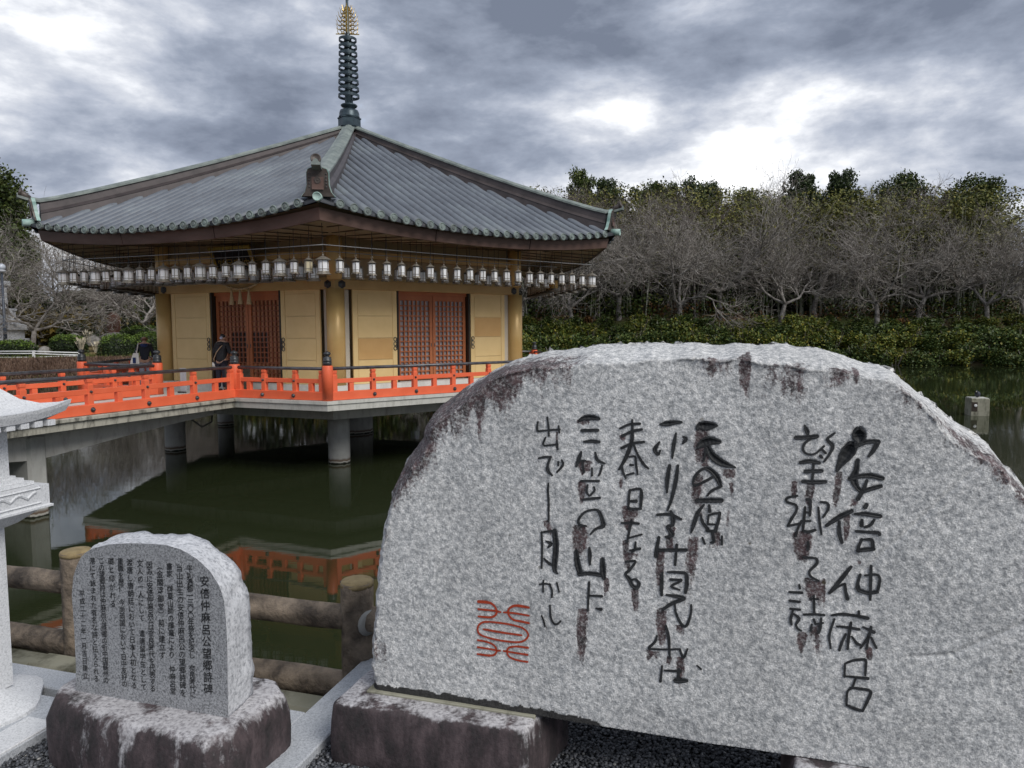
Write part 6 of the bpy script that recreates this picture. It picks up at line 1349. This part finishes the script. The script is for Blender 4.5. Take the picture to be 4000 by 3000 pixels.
# --- trunks and bamboo
def bamboo(seed):
    gg = np.random.default_rng(seed); rt = empty('bamboo', (0, 0, 0)); p = np.array([0, 0, -.3]); d = np.array([gg.normal() * .04, gg.normal() * .04, 1.]); S_ = []; tips = []
    for i in range(14):
        d = d + gg.normal(size=3) * .012 + (np.array([.03, 0, -.01]) if i > 9 else 0); d /= np.linalg.norm(d); q = p + d * .95; r = .085 * (1 - i / 16); S_.append((p, q, r, r * .95)); p = q
        if i > 6:
            for _ in range(3): v = gg.normal(size=3); v[2] = abs(v[2]) * .2 - .1; tips.append(p + v * (.55 + .03 * i) )
    V, Fc = segs_mesh([a[0] for a in S_], [a[1] for a in S_], [a[2] for a in S_], [a[3] for a in S_], 6); mk('culm', V, Fc, 'culm', rt, True, False)
    P = np.concatenate([np.array(t)[None] + gg.normal(size=(20, 3)) * np.array([.38, .38, .28]) for t in tips]); V, Fc = leafcards(P, .17, seed, 2.6); o_ = mk('leaf_spray', V, Fc, 'leaf_bamboo', rt, False, False); o_['kind'] = 'stuff'; return rt
for i in range(150):
    X = U(-9, 60); d = U(12.8, 20); k = i % 4; plant(('bam', k), lambda k=k: bamboo(300 + k), X, SX(d, X), U(0, 6.28), (1.1, 1.1, U(.72, 1.08)), 'slender pale bamboo stem in the grove behind the cherry trees', 'bamboo', 'bamboo stems of the far grove')
for i in range(44):
    X = U(-9, 60); d = U(12.5, 26); k = i % 3
    def trunk_tree(k=k):
        gr = Grow(340 + k); p = np.array([0, 0, -.3]); gg = gr.g; dd_ = np.array([gg.normal() * .12, gg.normal() * .08, 1.]); r = .15
        for j in range(8): dd_ = dd_ + gg.normal(size=3) * .09; dd_ /= np.linalg.norm(dd_); q_ = p + dd_ * 1.1; gr.t.append((p, q_, r, r * .9)); p, r = q_, r * .9
        for j in range(4): a = gg.random() * 6.28; gr.branch(p, np.array([math.cos(a), math.sin(a), 1.0]), 2.4, r * .7, 1, 3, .9, (.03, .05, .05), (1, 2), .2)
        return tree_objs('slim_tree', gr, 4, ('bark_cherry', 'trunk_dark', 'bark_cherry')[k], 'twig_purple', .012)
    plant(('slim', k), trunk_tree, X, SX(d, X), U(0, 6.28), U(.8, 1.25), 'slim bare trunk standing among the bamboo', 'tree', 'slim trunks among the bamboo')
# --- crest: evergreens and bare crowns
for i in range(28):
    X = -20 + i * 3.0 + U(-1, 1); d = U(26, 44); k = i % 3; plant(('ever', k), lambda k=k: evergreen(400 + k, 10, 3.4, ('leaf_evergreen', 'leaf_evergreen_light', 'leaf_evergreen')[k], conical=(.2, .35, .5)[k]), X, SX(d, X), U(0, 6.28), (U(1.0, 1.35), U(1.0, 1.35), U(1.15, 1.68)), 'dark evergreen tree on the wooded crest above the pond', 'evergreen tree', 'evergreens along the wooded crest')
for i in range(38):
    X = -14 + i * 2.05 + U(-1, 1); d = U(18, 40); k = i % 3; plant(('tall', k), lambda k=k: tall_bare(440 + k), X, SX(d, X), U(0, 6.28), (U(.95, 1.2),) * 2 + (U(.85, 1.12),), 'tall bare tree with fine twigs on the wooded slope', 'bare tree', 'tall bare trees along the crest')
for X, d, s_ in ((30.5, 25, 1.15), (38.5, 26, 1.3), (48, 27, 1.2)):
    plant('gold', lambda: evergreen(470, 11, 1.5, 'leaf_bamboo', 90, 46, .2, .75), X, SX(d, X), U(0, 6), s_, 'yellowish feathery tree rising above the bare crowns', 'tree', 'yellowish feathery trees')
for X, d, s_ in ((56.5, 20, 1.15), (61, 26, 1.3)):
    plant('green', lambda: evergreen(471, 12, 3.6, 'leaf_evergreen_light', 260, 90, .17, .25), X, SX(d, X), U(0, 6), s_, 'broad green tree at the end of the wooded bank', 'evergreen tree', 'broad green trees at the end of the bank')
# --- undergrowth: one mass of leaves through the grove
gg = np.random.default_rng(9)
def mass(name, n, xr, dr, zr, leaf, size, label, seed, dens=None):
    g_ = np.random.default_rng(seed); X = g_.uniform(*xr, n * 2); d = g_.uniform(*dr, n * 2); h = g_.random(n * 2) ** 1.2 * (zr[1] - zr[0]) + zr[0]; keep = fbm(X * .28 + 40, h * .3 + d * .12 + 8, seed, 3) > g_.uniform(.34, .56, n * 2); X, d, h = X[keep][:n], d[keep][:n], h[keep][:n]; Y = shore(X) + d
    V, Fc = leafcards(np.stack([X, Y, terrain(X, Y) + h], -1), size, seed, 1.5, .2); o = mk(name, V, Fc, leaf); tag(o, label, 'undergrowth', kind='stuff')
mass('undergrowth', 26000, (-26, 64), (17, 40), (0, 9.5), 'leaf_shade', .46, 'dark leafy undergrowth filling the bamboo grove', 1)
mass('undergrowth', 34000, (-18, 64), (12.5, 28), (5, 15), 'leaf_bamboo', .21, 'yellow green bamboo leaves hanging through the grove', 2)
mass('undergrowth', 7000, (-18, 64), (13, 19), (2, 8), 'leaf_shrub_dark', .26, 'green leafy sprays half way up behind the cherry trees', 7)
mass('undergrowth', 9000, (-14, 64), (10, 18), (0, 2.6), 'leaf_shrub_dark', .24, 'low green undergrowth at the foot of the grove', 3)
mass('undergrowth', 3500, (-14, 64), (10, 17), (0, 1.8), 'leaf_rust', .2, 'dry brown leaves and bracken at the foot of the grove', 4)
# --- fallen pale logs between shrubs and trees
for i, (X, d, a, L) in enumerate(((4.5, 12, .1, 3.0), (5.5, 12.6, -.1, 2.4), (22, 12.2, .05, 3.5), (24, 12.8, .2, 2.6), (31, 12.4, -.15, 3.0))):
    p = np.array([X, SX(d, X), float(terrain(X, SX(d, X))) + .25]); q = p + np.array([math.cos(a) * L, math.sin(a) * .6, .2]); b = MB(); b.tube([p, (p + q) / 2 + (0, 0, .06), q], [.09, .08, .06], 7); o = b.mk('felled_log', 'log_end', smooth=True); tag(o, 'pale felled log lying at the foot of the grove', 'log', 'felled logs at the foot of the grove')

# ================================================================ LEFT GARDEN
def gp(u, v, Y): return aty(u, v, Y)
lx = lambda u, Y: float(aty(u, 1300, Y)[0])
def GZ(X, Y): return float(terrain(X, Y))
# lawn strip
xs_ = np.linspace(-60, -18, 60); ds_ = np.linspace(2.4, 15, 14); gx, gd = np.meshgrid(xs_, ds_); gy = shore(gx) + gd; gz = terrain(gx, gy) + .035
gi = np.arange(gx.size).reshape(gx.shape); o = mk('lawn', np.stack([gx, gy, gz], -1).reshape(-1, 3), np.stack([gi[:-1, :-1], gi[:-1, 1:], gi[1:, 1:], gi[1:, :-1]], -1).reshape(-1, 4), 'garden_turf', smooth=True); o['kind'] = 'structure'
def tufts(name, n, xr, dr, h, mat, label, seed, wd=.05):
    g_ = np.random.default_rng(seed); X = g_.uniform(*xr, n); d = g_.uniform(*dr, n); Y = shore(X) + d; z = terrain(X, Y); lean = g_.normal(size=(n, 2)) * .25 * h; hh = h * g_.uniform(.5, 1.2, n)
    a = g_.random(n) * 6.28; wx, wy = np.cos(a) * wd, np.sin(a) * wd; B0 = np.stack([X - wx, Y - wy, z], -1); B1 = np.stack([X + wx, Y + wy, z], -1); T_ = np.stack([X + lean[:, 0], Y + lean[:, 1], z + hh], -1)
    o = mk(name, np.stack([B0, B1, T_], 1).reshape(-1, 3), np.arange(3 * n).reshape(-1, 3), mat); tag(o, label, 'grass', kind='stuff')
tufts('dry_grass', 34000, (-52, -17), (-.2, 2.9), .32, 'dry_grass', 'pinkish brown dry groundcover on the garden bank above the water', 5)
tufts('green_grass', 5000, (-46, -20), (2.6, 7), .4, 'green_grass', 'light green grass around the clipped bushes', 6)
for i, (u0, u1, v0, v1, Y, lab) in enumerate(((-20, 136, 1331, 1378, 57.5, 'clipped green bush beside the lamp post'), (200, 329, 1309, 1372, 58.0, 'clipped green bush with pampas grass at its side'), (392, 535, 1305, 1388, 57.5, 'large clipped green bush in front of the garden rocks'), (514, 640, 1299, 1382, 60, 'clipped green bush behind the person with the tote bag'), (470, 660, 1275, 1312, 66, 'low clipped hedge beside the red standing stone'))):
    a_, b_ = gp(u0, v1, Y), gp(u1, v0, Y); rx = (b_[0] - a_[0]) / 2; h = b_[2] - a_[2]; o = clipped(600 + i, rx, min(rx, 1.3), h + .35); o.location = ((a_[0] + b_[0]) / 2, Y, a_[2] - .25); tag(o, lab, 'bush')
# white low fence
wf = empty('white_fence', (lx(131, 56), 55.6, 1.4), 'low white post and rail fence along the garden bank', 'fence')
def fz(u, v): return aty(u, v, 55.6)
for v in (1372, 1381, 1396): b = MB(); b.tube([fz(-140, v + 1), fz(131, v), fz(200, v + 3 if v < 1390 else v - 3), fz(312, v + 6 if v < 1390 else v - 6)], .045, 6); b.mk('rail', 'white_paint', wf, True)
for u in (-140, 131, 312): a_ = fz(u, 1369); b = MB(); b.box((a_[0], a_[1], (a_[2] + .7) / 2 + .0), .075, .075, (a_[2] - .7) / 2); b.mk('post', 'white_paint', wf)
# lamp post
q = aty(22, 1336, 58.5); lp = empty('lamp_post', q, 'dark blue garden lamp post with round globe', 'lamp post'); top = aty(11, 1066, 58.5)[2]; q = q - np.array([0, 0, .3])
b = MB(); b.lathe(q, [(.15, 0), (.15, 1.9), (.10, 2.0), (.085, top - q[2])], 14); b.mk('pole', 'pole_blue', lp, True)
b = MB(); b.lathe((q[0], q[1], top), [(.12, 0), (.28, .12), (.30, .22), (.16, .26)], 16); b.mk('lamp_base', 'statue_grey', lp, True)
b = MB(); b.lathe((q[0], q[1], top + .24), [(.20, 0), (.30, .14), (.31, .26), (.24, .42), (.10, .50), (.01, .52)], 18); b.mk('globe', 'globe', lp, True)
# grey stone monument beyond the lamp
Y = 62; q = aty(22, 1332, Y); mo = empty('stone_monument', q, 'tall pale grey stacked stone monument behind the lamp post', 'monument'); sc_ = Y / F
def mbx(name, u0, u1, v0, v1, dep, mat='statue_grey', lathe=False):
    a_, b_ = aty(u0, v1, Y), aty(u1, v0, Y); b = MB(); c = (a_ + b_) / 2
    if lathe: b.lathe((c[0], Y, a_[2]), [((b_[0] - a_[0]) / 2, 0), ((b_[0] - a_[0]) / 2, b_[2] - a_[2])], 14)
    else: b.box((c[0], Y + .1, c[2]), (b_[0] - a_[0]) / 2, dep, (b_[2] - a_[2]) / 2, bev=.03)
    b.mk(name, mat, mo)
mbx('plinth', -60, 72, 1322, 1345, 1.4); mbx('base_block', -45, 60, 1290, 1322, 1.1); mbx('step', -40, 71, 1265, 1290, 1.2); mbx('step', -30, 50, 1248, 1265, .9); mbx('body_block', -20, 40, 1215, 1248, .6); mbx('slab', -25, 42, 1205, 1215, .7)
for u in (5, 20): mbx('column', u - 5, u + 5, 1126, 1205, .2, lathe=True)
mbx('cap', -12, 26, 1098, 1116, .4); mbx('neck', 0, 20, 1116, 1126, .25); mbx('side_tube', 42, 49, 1215, 1290, .1, lathe=True)
# red standing stone and rocks
def boulder(name, u0, u1, v0, v1, Y, mat, label, cat, seed, pw=1.0):
    a_, b_ = aty(u0, v1, Y), aty(u1, v0, Y); g_ = np.random.default_rng(seed); V = []; Fc = []; nr, ns_ = 10, 16; c = (a_ + b_) / 2; rx = (b_[0] - a_[0]) / 2; h = b_[2] - a_[2]; rings = []
    for i in range(nr):
        u = i / (nr - 1); rr_ = (1 - u ** (2.4 * pw)) ** .5 if i < nr - 1 else .12; rings.append([np.array([c[0] + rx * rr_ * math.cos(t) * (1 + .22 * (float(fbm(np.array(math.cos(t) * 1.5 + 7 + u), np.array(math.sin(t) * 1.5 + 7 + u * 2), seed, 3)) - .5) * 2), Y + rx * .7 * rr_ * math.sin(t), a_[2] - .15 + (h + .15) * u]) for t in np.linspace(0, 2 * math.pi, ns_ + 1)[:-1]])
    b = MB(); b.loft(rings, True, True); o = b.mk(name, mat, smooth=True); tag(o, label, cat)
boulder('standing_stone', 418, 468, 1219, 1302, 67, 'red_rock', 'reddish brown standing stone among the garden shrubs', 'stone', 1, 2.2)
boulder('rock', 395, 515, 1298, 1318, 65.5, 'rock', 'long flat grey rock below the red standing stone', 'rock', 2)
boulder('rock', 332, 398, 1310, 1345, 62, 'rock', 'grey garden rock beside the tall pale flower stalks', 'rock', 3)
boulder('rock', 145, 205, 1352, 1380, 57, 'rock', 'dark lichened rock between two clipped bushes', 'rock', 4)
boulder('rock', 262, 318, 1300, 1330, 62.5, 'rock', 'rounded pale rock behind the pampas bush', 'rock', 5)
# pampas grass
def pampas(u, v, Y, n, h, label):
    g_ = np.random.default_rng(int(u)); q = aty(u, v, Y); rt = empty('pampas_grass', q, label, 'grass'); P0, P1, Q0, Q1 = [], [], [], []
    for i in range(n):
        a = g_.random() * 6.28; l = g_.uniform(.1, .55) * h; t = np.array([q[0] + math.cos(a) * l, q[1] + math.sin(a) * l, q[2] + h * g_.uniform(.55, 1.05)]); P0.append((q[0] + math.cos(a) * .08, q[1] + math.sin(a) * .08, q[2] - .2)); P1.append(t); Q0.append(t); Q1.append(t + np.array([math.cos(a) * .12, math.sin(a) * .12, .24]))
    V, Fc = segs_mesh(P0, P1, [.018] * n, [.010] * n, 3); mk('stalks', V, Fc, 'plume', rt); V, Fc = segs_mesh(Q0, Q1, [.05] * n, [.015] * n, 4); mk('plumes', V, Fc, 'plume', rt)
pampas(318, 1365, 57.2, 40, .75, 'pale pampas grass clump beside a clipped bush'); pampas(348, 1330, 61, 9, .8, 'tall pale flower stalks by the grey garden rock'); pampas(375, 1368, 57, 22, .5, 'short pale grass tuft between the clipped bushes')
# yellow and blue-green shrubs, woods behind
for i, (u, Y, sx_, sz_, lf, lab) in enumerate(((70, 68, 1.3, 1.6, 'leaf_yellow', 'yellowing shrub beside the grey stone monument'), (165, 69, 1.5, 1.9, 'leaf_yellow', 'yellowing shrub at the foot of the leaning cherry'), (245, 70, 1.5, 2.0, 'leaf_yellow', 'tall yellowing shrub behind the pampas grass'), (290, 66, 1.2, 1.35, 'leaf_evergreen', 'blue green rounded shrub behind the garden rocks'), (120, 72, 1.6, 2.0, 'leaf_shrub', 'green and yellow shrub deep in the garden'), (560, 73, 1.6, 1.6, 'leaf_shrub_dark', 'dark shrub behind the low clipped hedge'), (345, 73, 1.3, 1.5, 'leaf_yellow', 'brownish yellow shrub beside the red standing stone'))):
    X = lx(u, Y); o = bush('garden_shrub', 650 + i, 1.6, 1.4, 1.8, lf, 1500, .2); o.location = (X, Y, GZ(X, Y)); o.scale = (sx_, 1, sz_); tag(o, lab, 'shrub')
for i, (u, Y, sc, rz, lab) in enumerate(((128, 63, 1.05, 1.1, 'bare garden cherry with pale lower trunk by the yellowing shrub'), (570, 66, 1.0, 2.6, 'bare garden cherry behind the low clipped hedge'), (-60, 61, 1.1, .4, 'bare cherry reaching over the lamp post'), (330, 74, 1.3, 4.0, 'bare cherry behind the red standing stone'))):
    X = lx(u, Y); plant(('ch', i % 4), lambda: None, X, Y, rz, sc, lab, 'cherry tree')
for i in range(26):
    X = U(-42, -10) if i > 4 else U(-70, -54); d = U(19, 44); k = i % 3; plant(('tall', k), lambda: None, X, SX(d, X), U(0, 6.28), ((U(.6, .8),) * 2 + (U(.40, .58),) if X < -41 else (U(.9, 1.1),) * 2 + (U(.75, .95),)), 'bare tree in the wood behind the garden', 'bare tree', 'bare trees of the wood behind the garden')
for i in range(11):
    X = U(-42, -14) if i > 2 else U(-70, -54); d = U(17, 30); k = i % 3; plant(('ch2', k), lambda: None, X, SX(d, X), U(0, 6.28), U(.6, .85) * (1.0 if X < -41 else 1.5), 'spreading bare tree at the edge of the garden wood', 'bare tree', 'spreading bare trees at the garden wood edge')
for i in range(20):
    X = U(-64, -10); d = U(24, 46); k = i % 3; plant(('ever', k), lambda: None, X, SX(d, X), U(0, 6.28), ((U(.6, .8),) * 2 + (U(.45, .6),) if X < -41 else (U(.9, 1.1),) * 2 + (U(.8, 1.0),)), 'evergreen in the wood behind the garden', 'evergreen tree', 'evergreens of the garden wood')
for u, Y, s_ in ((-70, 70, 1.55), (40, 74, 1.25), (-10, 78, 1.5)):
    X = lx(u, Y); plant('green', lambda: None, X, Y, U(0, 6), (s_ * .8, s_ * .8, s_), 'tall dark evergreen towering beside the roof corner', 'evergreen tree', 'tall evergreens beside the roof corner')
def massl(n, dr, zr, leaf, size, label, seed):
    g_ = np.random.default_rng(seed); X = g_.uniform(-66, -14, n); d = g_.uniform(*dr, n); h = g_.random(n) ** 1.3 * (zr[1] - zr[0]) + zr[0]; Y = shore(X) + d; keep = fbm(X * .3 + 20, h * .35 + d * .1, seed, 3) > g_.uniform(.3, .56, n); X, Y, h = X[keep], Y[keep], h[keep]
    V, Fc = leafcards(np.stack([X, Y, terrain(X, Y) + h], -1), size, seed, 1.5, .2); o = mk('undergrowth', V, Fc, leaf); tag(o, label, 'undergrowth', kind='stuff')
massl(14000, (17, 40), (0, 4.0), 'leaf_shade', .42, 'dark leafy undergrowth in the wood behind the garden', 31)
massl(7000, (14, 26), (0, 2.6), 'leaf_yellow', .2, 'brown and yellow undergrowth at the garden wood edge', 32)
massl(6000, (15, 30), (0, 3.5), 'leaf_shrub_dark', .24, 'green undergrowth at the garden wood edge', 33)
